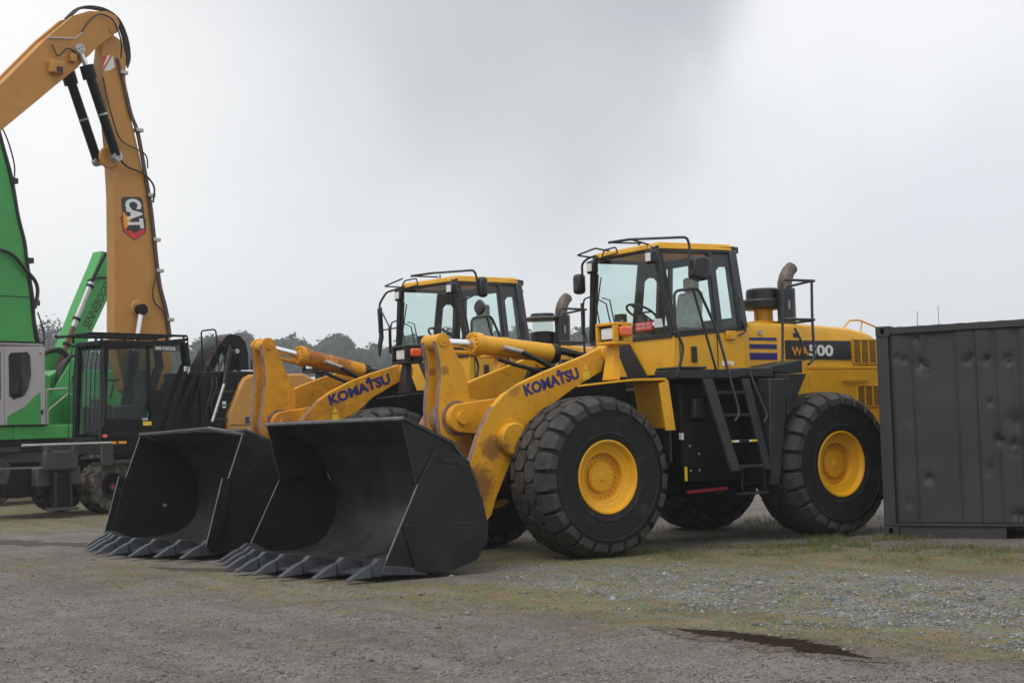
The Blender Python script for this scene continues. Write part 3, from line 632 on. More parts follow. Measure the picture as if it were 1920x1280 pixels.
    MB().cyl((tx, 0.18, tz), (tx, 0.195, tz), 0.062, 24).cyl((tx, 0.195, tz), (tx, 0.205, tz), 0.02, 10).build('crank_top_pin', YB, bc, bevel=0.003)
    bld(MB().beam((cx - 0.02, 0, cz - 0.55), (V['link_x'], 0, 0.75), 0.14, 0.14), 'bucket_link', YB, fr=True, bevel=0.01)
    # tilt cylinder
    c0, c1, c2 = Vector(V['rod0']), Vector(V['rod1']), Vector(V['barrel1'])
    d = (c2 - c1).normalized()
    cyl = bld(MB().cyl(c1 + d * 0.08, c2, 0.118, 28), 'tilt_cylinder', V['cyl_paint'], fr=True, bevel=0.004)
    MB().cyl(c0, c1 + d * 0.1, 0.052, 24).build('piston_rod', 'chrome', cyl)
    MB().cyl(c0 + Vector((0, 0, -0.11)), c1 + d * 0.0 + Vector((0, 0, -0.11)), 0.028, 12).build('guide_rod', V['cyl_paint'], cyl)
    fl = MB(); fl.cyl(c1, c1 + d * 0.11, 0.142, 28)
    x, y = perp(d)
    for i in range(14):
        a = 2 * PI * i / 14; q = c1 + (x * math.cos(a) + y * math.sin(a)) * 0.118; fl.cyl(q - d * 0.03, q, 0.017, 6)
    fl.build('cylinder_flange', V['cyl_paint'], cyl)
    MB().cyl(c2, c2 + d * 0.10, 0.125, 28).build('cylinder_end_cap', 'plastic', cyl, bevel=0.01)
    MB().tube([c1 + d * 0.35 + Vector((0, 0.16, -0.02)), c1 + d * 0.62 + Vector((0, 0.17, -0.05))], 0.030, 10).build('hose_fitting', 'steel', cyl)
    MB().hose([c1 + d * 0.60 + Vector((0, 0.17, -0.05)), c1 + d * 0.85 + Vector((0, 0.19, -0.13)), c1 + d * 1.1 + Vector((0, 0.2, -0.22)), c1 + d * 1.45 + Vector((0, 0.12, -0.24))], 0.033).build('hydraulic_hose', 'hose', cyl)
    MB().hose([c1 + d * 0.3 + Vector((0, 0.1, -0.16)), c1 + d * 0.6 + Vector((0, 0.14, -0.22)), c1 + d * 1.0 + Vector((0, 0.16, -0.26)), c1 + d * 1.5 + Vector((0, 0.05, -0.22))], 0.027).build('hydraulic_hose', 'hose', cyl)
    # hoses from the cylinder end to the frame
    for k in range(3):
        bld(MB().hose([c2 + d * 0.08 + Vector((0, -0.12 + 0.12 * k, 0.02)), c2 + d * 0.3 + Vector((0, -0.12 + 0.12 * k, 0.07 - 0.03 * k)), c2 + d * 0.62 + Vector((0, -0.1 + 0.1 * k, -0.02)), c2 + d * 0.95 + Vector((0, 0, -0.25))], 0.04), 'hydraulic_hose', 'hose', fr=True)
    # front fenders
    for sgn in (1, -1):
        o = MB(); th = 0.022
        q = [(-0.16, 2.012), (-0.40, 2.030), (-0.86, 2.035), (-0.90, 2.00), (-0.985, 1.42), (-0.955, 1.425), (-0.865, 1.985), (-0.84, 2.008), (-0.40, 2.004), (-0.16, 1.99)]
        A_ = [(x, sgn * 0.98, z) for x, z in [(-0.02, 1.985), (-0.36, 2.010), (-0.86, 2.035), (-0.90, 2.00), (-0.985, 1.42), (-0.955, 1.425), (-0.865, 1.985), (-0.84, 2.008), (-0.36, 1.985), (-0.02, 1.96)]]
        B_ = [(x, sgn * 1.60, z) for x, z in q]
        o.hexa(A_, B_)
        fo = bld(o, 'front_fender', V['fender'], fr=True, bevel=0.004)
        MB().prism([(-0.87, 2.0), (-0.97, 1.42), (-0.84, 1.42), (-0.76, 1.97)], sgn * 1.575, sgn * 1.60).build('fender_lip', V['fender'], fo, bevel=0.004)
        MB().box(-0.93, -0.90, sgn * 0.98 if sgn > 0 else -1.58, sgn * 1.58 if sgn > 0 else -0.98, 1.05, 1.45).build('mudflap', 'plastic', fo)
        # lamp post, housing, headlamp, indicator
        lm = V['lamp_paint']
        po = MB(); po.hexa([(-0.42, sgn * 1.10, 2.03), (-0.30, sgn * 1.10, 2.03), (-0.30, sgn * 1.30, 2.03), (-0.42, sgn * 1.30, 2.03)][::sgn],
                           [(-0.44, sgn * 1.16, 2.48), (-0.36, sgn * 1.16, 2.48), (-0.36, sgn * 1.28, 2.48), (-0.44, sgn * 1.28, 2.48)][::sgn])
        lp_ = bld(po, 'lamp_post', lm if lm != 'plastic' else 'plastic', fr=True, bevel=0.01)
        h = MB(); ya, yb = (1.11, 1.46) if sgn > 0 else (-1.46, -1.11)
        fr_ = 0.035
        h.box(-0.50, -0.22, ya, yb, 2.44, 2.44 + fr_); h.box(-0.50, -0.22, ya, yb, 2.695 - fr_, 2.695)
        h.box(-0.50, -0.22, ya, ya + fr_, 2.44 + fr_, 2.695 - fr_); h.box(-0.30, -0.22, yb - fr_, yb, 2.44 + fr_, 2.695 - fr_); h.box(-0.50, -0.36, ya, yb, 2.475, 2.66)
        ho = bld(h, 'lamp_housing', lm, lp_, bevel=0.008)
        MB().box(-0.35, -0.262, ya + .038, yb - .038, 2.478, 2.657).build('lamp_bezel', 'plastic', lp_, bevel=0.01)
        MB().box(-0.27, -0.252, ya + .065, yb - .062, 2.502, 2.632).build('headlight', 'lens', lp_, bevel=0.01)
        yq = (yb - 0.002, yb + 0.05) if sgn > 0 else (ya - 0.05, ya + 0.002)
        MB().box(-0.46, -0.29, *yq, 2.53, 2.645).build('indicator_lamp', 'amber', lp_, bevel=0.02)
    # black side panel between lamp post and cab (steps seen through)
    bld(MB().prism([(0.02, 2.54), (-0.27, 2.54), (0.02, 2.06), (0.40, 2.06)], -1.60, -1.575, 'X'), 'front_cover', 'plastic')
    # bucket
    K = V['bucket'](L, A)
    # ---- rear half
    rf = MB(); rf.prism([(-2.1, 0.55), (-5.3, 0.75), (-5.55, 1.1), (-5.5, 1.75), (-2.9, 1.75), (-2.1, 1.7)], -0.45, 0.45)
    rf.box(-2.3, -1.45, -0.35, 0.35, 0.6, 1.6)
    bld(rf, 'rear_frame', 'darker', bevel=0.01)
    bld(MB().cyl((-1.89, 0, 0.65), (-1.89, 0, 1.7), 0.16, 20), 'articulation_pin', 'darker')
    # hood
    h = MB()
    sec = lambda x, w, z0, z1, c_: [(x, -w, z0), (x, w, z0), (x, w, z1 - c_ * 1.1), (x, w - c_ * 0.35, z1 - c_ * .3), (x, w - c_, z1), (x, -w + c_, z1), (x, -w + c_ * 0.35, z1 - c_ * .3), (x, -w, z1 - c_ * 1.1)]
    h.loft([sec(-2.95, 0.70, 1.75, 2.80, 0.10), sec(-4.2, 0.69, 1.75, 2.785, 0.10), sec(-5.0, 0.68, 1.75, 2.755, 0.14), sec(-5.45, 0.66, 1.75, 2.70, 0.18), sec(-5.85, 0.60, 1.75, 2.56, 0.25)])
    hood = bld(h, 'engine_hood', Y, bevel=0.006)
    # lower side doors with recessed seams
    MB().prism([(-2.80, 2.105), (-3.97, 2.105), (-4.085, 2.105), (-4.085, 1.62), (-3.35, 1.62), (-3.12, 1.86)], 0.60, 0.735).build('side_panel', Y, hood, bevel=0.006)
    MB().prism([(-4.10, 2.155), (-5.75, 2.155), (-5.75, 1.30), (-4.7, 1.30), (-4.35, 1.72), (-4.10, 1.80)], 0.60, 0.735).build('side_door', Y, hood, bevel=0.006)
    MB().box(-5.8, -4.10, 0.60, 0.715, 2.170, 2.215).build('hood_rail', Y, hood, bevel=0.004)
    MB().box(-5.18, -4.72, 0.755, 0.775, 2.01, 2.03).box(-5.18, -5.16, 0.73, 0.76, 2.01, 2.03).box(-4.74, -4.72, 0.73, 0.76, 2.01, 2.03).build('door_handle', Y, hood)
    # louvred grilles: frame bars and slats
    for z0, z1 in ((2.25, 2.57), (1.66, 1.93)):
        yo = 0.69 if z0 > 2 else 0.735
        g = MB(); g.box(-5.60, -4.99, yo - 0.03, yo + 0.0025, z0, z1); go = g.build('grille', 'darker', hood)
        b_ = MB()
        for i in range(4):
            x = -4.985 - i * 0.153; b_.box(x - 0.018, x, yo, yo + 0.014, z0 - .01, z1 + .01)
        b_.box(-5.61, -4.985, yo, yo + 0.014, z1, z1 + 0.016); b_.box(-5.61, -4.985, yo, yo + 0.014, z0 - 0.016, z0); b_.build('grille_frame', Y, go, smooth_deg=0)
        sl = MB(); n = int((z1 - z0) / 0.026)
        for i in range(n): sl.box(-5.60, -5.0, yo, yo + 0.009, z0 + 0.008 + i * 0.026, z0 + 0.016 + i * 0.026)
        so = sl.build('grille_slats', Y, go, smooth_deg=0); so['kind'] = 'stuff'
    if V['badge']:
        MB().box(-4.95, -3.70, 0.690, 0.698, 2.305, 2.560).build('badge_panel', 'black', hood)
        text('badge_lettering', 'WA', (-3.82, 0.698, 2.355), (-4.13, 0.698, 2.350), (-3.82, 0.698, 2.475), (0, 1, 0), 'orangeprint', hood, bold=0.02)
        text('badge_number', '500', (-4.135, 0.698, 2.350), (-4.60, 0.698, 2.345), (-4.135, 0.698, 2.505), (0, 1, 0), 'white', hood, bold=0.03)
    else:
        MB().box(-4.95, -3.70, 0.690, 0.698, 2.305, 2.560).build('badge_panel', 'black', hood)
    MB().tube([(-5.10, 0.42, 2.74), (-5.24, 0.42, 2.87), (-5.45, 0.42, 2.875), (-5.85, 0.42, 2.76), (-6.0, 0.42, 2.60)], 0.013, 8, 0.05).tube([(-5.50, 0.42, 2.86), (-5.46, 0.42, 2.72)], 0.011, 6).build('hood_rail', Y, hood)
    bld(MB().box(-5.90, -5.5, -1.1, 1.1, 0.95, 1.65), 'counterweight', Y, bevel=0.03)
    MB().cyl((-3.25, 0.70, 2.66), (-3.25, 0.72, 2.66), 0.035, 16).build('fuel_cap', 'steel', hood)
    MB().box(-3.98, -3.86, 0.685, 0.70, 2.60, 2.66).build('hood_latch', 'plastic', hood, bevel=0.01)
    # air intake
    ai = bld(MB().lathe([(0.0001, 2.76), (0.13, 2.76), (0.13, 3.05), (0.0001, 3.05)], 24, (-3.98, 0.02, 0), 'Z').box(-4.30, -3.70, -0.16, 0.2, 2.76, 2.86), 'intake_neck', Y if V['badge'] else 'plastic', bevel=0.008)
    if V['badge']:
        MB().lathe([(0.12, 3.03), (0.27, 3.03), (0.295, 3.05), (0.30, 3.14), (0.285, 3.165), (0.235, 3.17), (0.23, 3.29), (0.21, 3.315), (0.0001, 3.32)], 36, (-3.98, 0.02, 0), 'Z').build('intake_cap', 'plastic', ai)
        MB().tube([(-3.75, 0.1, 3.05), (-3.79, 0.12, 2.86)], 0.007, 6).tube([(-4.2, 0.1, 3.05), (-4.17, 0.12, 2.86)], 0.007, 6).build('cap_stay', 'plastic', ai)
    else:
        MB().lathe([(0.19, 2.86), (0.205, 2.88), (0.205, 3.02), (0.19, 3.04), (0.0001, 3.04)], 30, (-3.98, 0.02, 0), 'Z').build('pre_cleaner_base', 'plastic', ai)
        MB().lathe([(0.17, 3.04), (0.17, 3.22), (0.0001, 3.22)], 30, (-3.98, 0.02, 0), 'Z').build('dust_bowl', 'glass_dark', ai)
        MB().lathe([(0.0001, 3.22), (0.40, 3.235), (0.41, 3.25), (0.2, 3.30), (0.19, 3.34), (0.0001, 3.35)], 30, (-3.98, 0.02, 0), 'Z').build('intake_cap', 'plastic', ai)
    # exhaust
    ex = bld(MB().cyl((-4.10, 0.35, 2.72), (-4.10, 0.35, 3.30), 0.125, 24), 'muffler', 'tube', bevel=0.02)
    pts = [(-4.08, 0.35, 3.25), (-4.08, 0.35, 3.36), (-4.11, 0.35, 3.45), (-4.16, 0.35, 3.53), (-4.235, 0.35, 3.59)]
    MB().tube([Vector(p) for p in pts], 0.09, 18, rs=[0.10, 0.10, 0.098, 0.092, 0.088]).build('exhaust_pipe', 'exhaust', ex)
    MB().cyl((-4.215, 0.35, 3.570), (-4.247, 0.35, 3.600), 0.072, 18).build('exhaust_mouth', 'darker', ex)
    MB().box(-4.04, -4.02, 0.47, 0.48, 3.0, 3.12).build('heat_label', 'steel', ex)
    # guard rail by the exhaust
    r = 0.019; gr = MB()
    gr.tube([(-3.34, 0.98, 2.18), (-3.40, 0.95, 2.30), (-3.44, 0.93, 2.70), (-3.47, 0.93, 3.34), (-4.06, 0.93, 3.34)], r, 8, 0.07)
    gr.tube([(-3.86, 0.95, 2.22), (-4.00, 0.93, 2.30), (-3.99, 0.93, 2.82), (-4.01, 0.93, 3.34)], r, 8, 0.08)
    gr.tube([(-3.42, 0.93, 2.82), (-4.03, 0.93, 2.82)], r, 8)
    gr.tube([(-4.02, 0.93, 3.34), (-3.98, 0.50, 3.30)], r * .9, 8); gr.tube([(-4.01, 0.93, 2.81), (-3.98, 0.50, 2.80)], r * .9, 8)
    gr.tube([(-3.98, 0.50, 3.30), (-3.95, 0.50, 2.78)], r * .8, 8); gr.tube([(-3.85, 0.74, 2.72), (-3.90, 0.80, 2.55), (-3.93, 0.80, 2.28)], r * .9, 8, 0.05)
    bld(gr, 'guard_rail', 'tube')
    # platform
    pl = MB(); pl.box(-2.30, -1.30, 0.86, 1.32, 2.035, 2.150); pl.box(-2.88, -2.303, 0.86, 1.30, 2.05, 2.165); pl.box(-1.75, -1.32, 0.86, 1.33, 2.153, 2.185)
    pfm = bld(pl, 'platform', 'dark', bevel=0.012)
    MB().hexa([(-2.70, 0.74, 2.10), (-3.45, 0.74, 2.10), (-3.45, 1.25, 2.10), (-3.0, 1.25, 2.10)], [(-2.74, 0.74, 2.17), (-3.45, 0.74, 2.27), (-3.45, 1.25, 2.27), (-2.78, 1.25, 2.17)]).build('platform_step', 'dark', pfm, bevel=0.01)
    # rear wheel's front mudguard
    mg = MB(); mg.hexa([(-2.62, 0.85, 2.04), (-2.95, 0.85, 2.04), (-2.70, 0.85, 0.70), (-2.56, 0.85, 0.70)], [(-2.62, 1.5, 2.02), (-2.95, 1.5, 2.02), (-2.72, 1.5, 0.70), (-2.56, 1.5, 0.70)])
    mgo = bld(mg, 'mudguard', 'dark', bevel=0.012)
    MB().hexa([(-2.93, 1.0, 2.09), (-3.27, 1.0, 2.09), (-3.27, 1.5, 2.08), (-2.93, 1.5, 2.08)], [(-2.90, 1.0, 1.55), (-2.98, 1.0, 1.62), (-2.98, 1.5, 1.62), (-2.90, 1.5, 1.55)]).build('mudguard_gusset', 'dark', mgo, bevel=0.01)
    # tanks and boxes between the wheels
    tk = bld(MB().box(-2.50, -1.48, 0.45, 1.12, 0.78, 1.98), 'fuel_tank', 'darker', bevel=0.02)
    MB().box(-1.92, -1.44, 1.123, 1.165, 0.95, 1.50).build('battery_box_door', 'darker', tk, bevel=0.01)
    MB().box(-1.44, -1.20, 0.3, 1.0, 0.95, 1.95).build('hydraulic_tank', 'plastic', tk, bevel=0.04)
    MB().box(-1.78, -1.62, 1.12, 1.22, 1.55, 1.80).build('filter_housing', 'dark', tk, bevel=0.02)
    MB().box(-1.46, -1.435, 1.123, 1.18, 1.30, 1.38).build('white_label', 'white', tk)
    MB().box(-1.49, -1.45, 1.18, 1.19, 0.80, 0.97).build('warning_label', 'safety', tk)
    MB().beam((-1.50, 1.15, 0.66), (-2.16, 1.15, 0.68), 0.04, 0.035).build('red_strip', 'redpaint', tk)
    bb = MB()
    for x, z in ((-1.56, 1.22), (-1.70, 1.12), (-1.56, 0.92), (-1.70, 0.92)): bb.cyl((x, 1.16, z), (x, 1.18, z), 0.014, 8)
    bb.build('bolt_heads', 'steel', tk)
    # ladder
    ld_ = bpy.data.objects.new('ladder', None); COL.objects.link(ld_); ld_.parent = L
    for a, b_, w in (((-1.74, 1.33, 2.03), (-1.97, 1.52, 0.90), 0.16), ((-2.36, 1.33, 2.03), (-2.50, 1.52, 0.90), 0.13)):
        a = Vector(a); b_ = Vector(b_); q = Vector((w / 2, 0, 0)); t_ = Vector((0, 0.02, 0))
        MB().hexa([a - q - t_, a + q - t_, a + q + t_, a - q + t_], [b_ - q * .9 - t_, b_ + q * .9 - t_, b_ + q * .9 + t_, b_ - q * .9 + t_]).build('stringer', 'dark', ld_, bevel=0.006)
    for k, z in enumerate((1.86, 1.58, 1.26, 0.95)):
        t = (2.03 - z) / 1.13; y = 1.33 + 0.19 * t; xa, xb = -1.78 - 0.22 * t, -2.34 - 0.13 * t
        st = MB().hexa([(xa, y - 0.16, z + .015), (xb, y - 0.16, z + .015), (xb, y + 0.01, z + .015), (xa, y + 0.01, z + .015)][::-1], [(xa, y - 0.16, z - .02), (xb, y - 0.16, z - .02), (xb, y + 0.01, z - .02), (xa, y + 0.01, z - .02)][::-1]).build('step', 'dark', ld_, bevel=0.004)
        if k == 2:
            for m_, u0, u1 in (('safety', 0.0, 0.16), ('white', 0.16, 0.33), ('plastic', 0.33, 0.66), ('white', 0.66, 0.74), ('safety', 0.74, 1.0)):
                MB().box(xa + (xb - xa) * u1, xa + (xb - xa) * u0, y + 0.011, y + 0.016, z - 0.012, z + 0.012).build('marking_strip', m_, st, smooth_deg=0)
    for x in (-2.10, -2.47):
        ch = MB(); ch.tube([(x, 1.50, 0.92), (x + 0.02, 1.51, 0.75), (x - 0.005, 1.50, 0.62)], 0.018, 8); ch.build('flexible_hanger', 'darker', ld_)
    MB().box(-2.50, -2.06, 1.42, 1.54, 0.605, 0.630).build('step', 'dark', ld_, bevel=0.004)
    # handrails
    hr = MB()
    hr.tube([(-1.26, 1.33, 2.06), (-1.30, 1.36, 2.22), (-1.36, 1.36, 2.42), (-1.24, 1.36, 2.62), (-1.24, 1.36, 3.09), (-1.62, 1.36, 3.14), (-1.90, 1.36, 2.64), (-2.10, 1.50, 1.60), (-1.97, 1.54, 1.50)], 0.018, 8, 0.08)
    hr.tube([(-1.54, 1.36, 3.13), (-1.90, 1.33, 2.12)], 0.016, 8)
    hr.tube([(-2.43, 1.34, 2.12), (-2.56, 1.50, 1.56), (-2.46, 1.54, 1.48)], 0.014, 8, 0.05)
    bld(hr, 'handrail', 'tube')
    MB()
    # ---- cab
    cb = MB()
    # lower body: front wall, side wall, rear
    cb.hexa([(-1.62, -0.85, 2.11), (-1.62, 0.855, 2.11), (-2.84, 0.855, 2.13), (-2.84, -0.85, 2.13)], [(-1.64, -0.83, 2.60), (-1.64, 0.845, 2.60), (-2.84, 0.845, 2.72), (-2.84, -0.83, 2.72)])
    cab = bld(cb, 'cab', Y, bevel=0.015)
    MB().box(-2.90, -1.60, -0.80, 0.80, 1.98, 2.107).build('cab_floor', 'darker', cab)
    MB().hexa([(-2.84, 0.70, 2.13), (-2.96, 0.70, 2.13), (-2.96, 0.80, 2.13), (-2.84, 0.85, 2.13)], [(-2.84, 0.70, 2.80), (-2.96, 0.70, 2.79), (-2.96, 0.80, 2.78), (-2.84, 0.84, 2.74)]).build('cab_corner_panel', Y, cab, bevel=0.006)
    # corners of the glasshouse
    FB = {1: Vector((-1.655, 0.835, 2.60)), -1: Vector((-1.655, -0.835, 2.60))}
    FT = {1: Vector((-1.575, 0.640, 3.70)), -1: Vector((-1.575, -0.64, 3.70))}
    RB = {1: Vector((-2.86, 0.835, 2.70)), -1: Vector((-2.86, -0.835, 2.70))}
    RTp = {1: Vector((-2.83, 0.70, 3.72)), -1: Vector((-2.83, -0.70, 3.72))}
    lerp = lambda a, b_, t: a * (1 - t) + b_ * t
    for s in (1, -1):
        MB().beam(FB[s], FT[s], 0.085, 0.075, (1, 0, 0)).build('a_pillar', 'plastic', cab, bevel=0.012)
        MB().beam(lerp(RB[s], FB[s], 0.03), lerp(RTp[s], FT[s], 0.03), 0.09, 0.12, (1, 0, 0)).build('rear_pillar', 'tube', cab, bevel=0.02)
        b0 = lerp(FB[s], RB[s], 0.60); t0 = lerp(FT[s], RTp[s], 0.67)
        MB().beam(b0, t0, 0.05, 0.10, (1, 0, 0)).build('b_pillar', 'tube', cab, bevel=0.01)
        MB().beam(FT[s], RTp[s], 0.06, 0.09).build('roof_beam', 'plastic', cab, bevel=0.01)
        MB().beam(FB[s] + Vector((0, 0, -0.01)), RB[s] + Vector((0, 0, 0.0)), 0.035, 0.05).build('window_sill', 'plastic', cab, bevel=0.006)
        # door glass and frame
        a0, a1, d0, d1 = lerp(FB[s], b0, 0.06), lerp(FT[s], t0, 0.06), lerp(FB[s], b0, 0.97), lerp(FT[s], t0, 0.97)
        off = Vector((0, 0.012 * s, 0)); q = [a0 + off, d0 + off, d1 + off, a1 + off]; iq = [p - Vector((0, 0.006 * s, 0)) for p in q]
        MB().hexa(iq, q).build('door_glass', 'glass', cab, smooth_deg=0)
        if s == 1:
            fr2 = MB(); cyc = [lerp(a0, a1, 0.03), lerp(d0, d1, 0.03), lerp(d0, d1, 0.97), lerp(a0, a1, 0.97)]
            for i in range(4): fr2.beam(cyc[i] + off * 1.8, cyc[(i + 1) % 4] + off * 1.8, 0.03 if i % 2 == 0 else 0.02, 0.045, (0, 1, 0) if i % 2 == 0 else (0, 1, 0))
            fr2.build('door_frame', 'plastic', cab, bevel=0.004)
        # rear quarter glass with rounded upper corners
        e0, e1, g0, g1 = lerp(b0, RB[s], 0.16), lerp(t0, RTp[s], 0.16), lerp(b0, RB[s], 0.86), lerp(t0, RTp[s], 0.86)
        pnl = lambda u, v: lerp(lerp(e0, g0, u), lerp(e1, g1, u), v)
        out_ = Vector((0, 0.008 * s, 0))
        outer = [pnl(-0.16, -0.02), pnl(1.1, -0.02), pnl(1.1, 1.0), pnl(-0.16, 1.0)]
        inner = [pnl(0.06, 0.04), pnl(0.94, 0.04), pnl(0.94, 0.66), pnl(0.82, 0.74), pnl(0.62, 0.79), pnl(0.25, 0.79), pnl(0.06, 0.74)]
        # frame plate around the glass: four pieces
        fp = MB()
        def slab(*P_): fp.hexa([p + out_ for p in P_], [p - out_ for p in P_])
        slab(outer[0], outer[1], inner[1], inner[0]); slab(outer[1], outer[2], inner[3], inner[2], inner[1]); slab(outer[2], outer[3], inner[6], inner[5], inner[4], inner[3]); slab(outer[3], outer[0], inner[0], inner[6])
        fp.build('quarter_panel', 'tube', cab, smooth_deg=0)
        MB().hexa([p + out_ * .3 for p in inner], [p - out_ * .3 for p in inner]).build('quarter_glass', 'glass', cab, smooth_deg=0)
    # windscreen, rear screen
    wf = [FB[1] + Vector((0.02, 0, 0)), FB[-1] + Vector((0.02, 0, 0)), FT[-1] + Vector((0.02, 0, 0.02)), FT[1] + Vector((0.02, 0, 0.02))]
    MB().hexa(wf, [p - Vector((0.007, 0, 0)) for p in wf]).build('windscreen', 'glass', cab, smooth_deg=0)
    MB().beam(FB[1] + Vector((0.025, 0, 0.0)), FB[-1] + Vector((0.025, 0, 0.0)), 0.03, 0.055).build('windscreen_sill', 'plastic', cab, bevel=0.006)
    MB().beam(lerp(FT[1], FT[-1], 0), FT[-1], 0.05, 0.06).build('windscreen_header', 'plastic', cab, bevel=0.006)
    rb_ = MB(); rb_.beam(RB[1] + Vector((0, 0, .05)), RB[-1] + Vector((0, 0, .05)), 0.06, 0.2); rb_.beam(RTp[1] + Vector((0, 0, -.02)), RTp[-1] + Vector((0, 0, -.02)), 0.06, 0.16)
    rb_.beam(lerp(RB[1], RB[-1], .1), lerp(RTp[1], RTp[-1], .1), 0.05, 0.06, (1, 0, 0)); rb_.beam(lerp(RB[1], RB[-1], .9), lerp(RTp[1], RTp[-1], .9), 0.05, 0.06, (1, 0, 0)); rb_.build('rear_window_frame', 'tube', cab, bevel=0.006)
    q = [RB[1] + Vector((-.02, 0, .1)), RB[-1] + Vector((-.02, 0, .1)), RTp[-1], RTp[1]]
    MB().hexa(q, [p + Vector((0.006, 0, 0)) for p in q]).build('rear_glass', 'glass', cab, smooth_deg=0)
    # roof
    rfm = MB(); rfm.loft([[(-1.50, -0.56, 3.70), (-1.50, 0.58, 3.70), (-1.52, 0.55, 3.765), (-1.52, -0.54, 3.765)],
                          [(-1.62, -0.67, 3.70), (-1.62, 0.69, 3.70), (-1.62, 0.66, 3.79), (-1.62, -0.64, 3.79)],
                          [(-2.78, -0.72, 3.715), (-2.78, 0.74, 3.715), (-2.78, 0.71, 3.80), (-2.78, -0.70, 3.80)]])
    rfo = rfm.build('roof', Y, cab, bevel=0.012)
    MB().box(-2.93, -2.785, -0.66, 0.70, 3.69, 3.775).build('roof_rear_cap', 'plastic', cab, bevel=0.01)
    MB().cyl((-1.75, 0.1, 3.79), (-1.75, 0.1, 3.86), 0.012, 8).build('antenna_stub', 'plastic', cab)
    if not V['badge']: MB().tube([(-2.9, 0.5, 3.70), (-3.06, 0.5, 3.66), (-3.1, 0.5, 3.62)], 0.014, 6).build('rear_lamp_stay', 'plastic', cab)
    # work lamps
    for s in (1, -1):
        y = 0.70 * s if s > 0 else -0.52
        wl = MB().box(-1.50, -1.40, y - 0.075, y + 0.075, 3.50, 3.67).build('work_lamp', 'plastic', cab, bevel=0.025)
        MB().box(-1.402, -1.392, y - 0.05, y + 0.05, 3.53, 3.635).build('lamp_glass', 'lens', wl, bevel=0.01)
        MB().tube([(-1.46, y, 3.66), (-1.50, y - 0.05 * s, 3.72), (-1.56, y - 0.12 * s, 3.74)], 0.012, 6).build('lamp_stay', 'plastic', wl)
    # mirrors on tubular arms
    if V['mirror'] == 'near':
        am = MB().tube([(-1.10, 0.30, 3.80), (-1.16, 0.66, 3.80), (-1.66, 1.15, 3.79), (-1.69, 1.16, 3.68), (-1.67, 1.16, 3.40)], 0.017, 8, 0.05).tube([(-1.1, 0.3, 3.80), (-1.5, 0.45, 3.79)], 0.012, 6).tube([(-1.16, 0.66, 3.80), (-1.56, 0.55, 3.76)], 0.012, 6).build('mirror_arm', 'tube', cab)
        MB().loft([[(-1.69, 1.09, 3.29), (-1.69, 1.22, 3.29), (-1.71, 1.22, 3.53), (-1.71, 1.09, 3.53)], [(-1.86, 1.05, 3.25), (-1.86, 1.24, 3.25), (-1.86, 1.24, 3.56), (-1.86, 1.05, 3.56)], [(-1.97, 1.08, 3.275), (-1.97, 1.22, 3.275), (-2.0, 1.22, 3.53), (-2.0, 1.08, 3.53)]]).build('mirror', 'plastic', cab, bevel=0.03)
        am2 = MB().tube([(-1.50, -0.50, 3.74), (-1.46, -0.62, 3.72), (-1.46, -0.76, 3.66), (-1.47, -0.77, 3.45)], 0.016, 8, 0.05).tube([(-1.30, -0.25, 3.80), (-1.28, -0.62, 3.75), (-1.48, -0.55, 3.72)], 0.012, 6, 0.03).tube([(-1.30, -0.25, 3.80), (-1.55, -0.28, 3.78)], 0.012, 6).tube([(-1.38, -0.22, 3.68), (-1.38, 0.12, 3.70), (-1.38, 0.08, 3.78), (-1.38, -0.16, 3.77), (-1.38, -0.22, 3.68)], 0.011, 6, 0.03).build('mirror_arm', 'tube', cab)
        MB().box(-1.53, -1.40, -0.92, -0.76, 3.26, 3.53).build('mirror', 'plastic', cab, bevel=0.045)
    else:
        MB().tube([(-1.10, 0.20, 3.80), (-1.18, 0.60, 3.81), (-1.60, 1.05, 3.83), (-1.63, 1.07, 3.72), (-1.62, 1.07, 3.45)], 0.017, 8, 0.05).tube([(-1.1, 0.2, 3.80), (-1.5, 0.35, 3.79)], 0.012, 6).tube([(-1.60, 1.02, 3.46), (-1.60, 0.76, 3.40)], 0.012, 6).build('mirror_arm', 'tube', cab)
        MB().box(-1.78, -1.64, 1.04, 1.16, 3.43, 3.73).build('mirror', 'plastic', cab, bevel=0.045)
        MB().lathe([(0.0001, -0.04), (0.09, -0.04), (0.115, 0.0), (0.09, 0.03), (0.0001, 0.04)], 20, (-1.64, 1.1, 3.28), 'X').build('round_mirror', 'tube', cab)
        MB().tube([(-1.46, -0.50, 3.70), (-1.42, -0.80, 3.66), (-1.42, -0.98, 3.50), (-1.42, -1.0, 3.05)], 0.017, 8, 0.06).tube([(-1.42, -0.99, 3.45), (-1.42, -0.72, 3.08)], 0.012, 6).tube([(-1.42, -1.0, 3.08), (-1.5, -0.66, 3.10)], 0.012, 6).tube([(-1.34, -0.30, 3.82), (-1.32, -0.72, 3.74), (-1.48, -0.55, 3.72)], 0.012, 6, 0.03).build('mirror_arm', 'tube', cab)
        MB().prism([(-1.07, 3.42), (-0.98, 3.44), (-0.96, 2.96), (-1.0, 2.86), (-1.06, 2.68), (-1.09, 2.84), (-1.04, 3.0)], -1.47, -1.44, 'X').build('broken_mirror', 'plastic', cab)
        MB().tube([(-1.38, -0.40, 3.66), (-1.38, 0.02, 3.70), (-1.38, -0.02, 3.80), (-1.38, -0.30, 3.79), (-1.38, -0.40, 3.66)], 0.011, 6, 0.03).build('sun_visor_bar', 'tube', cab)
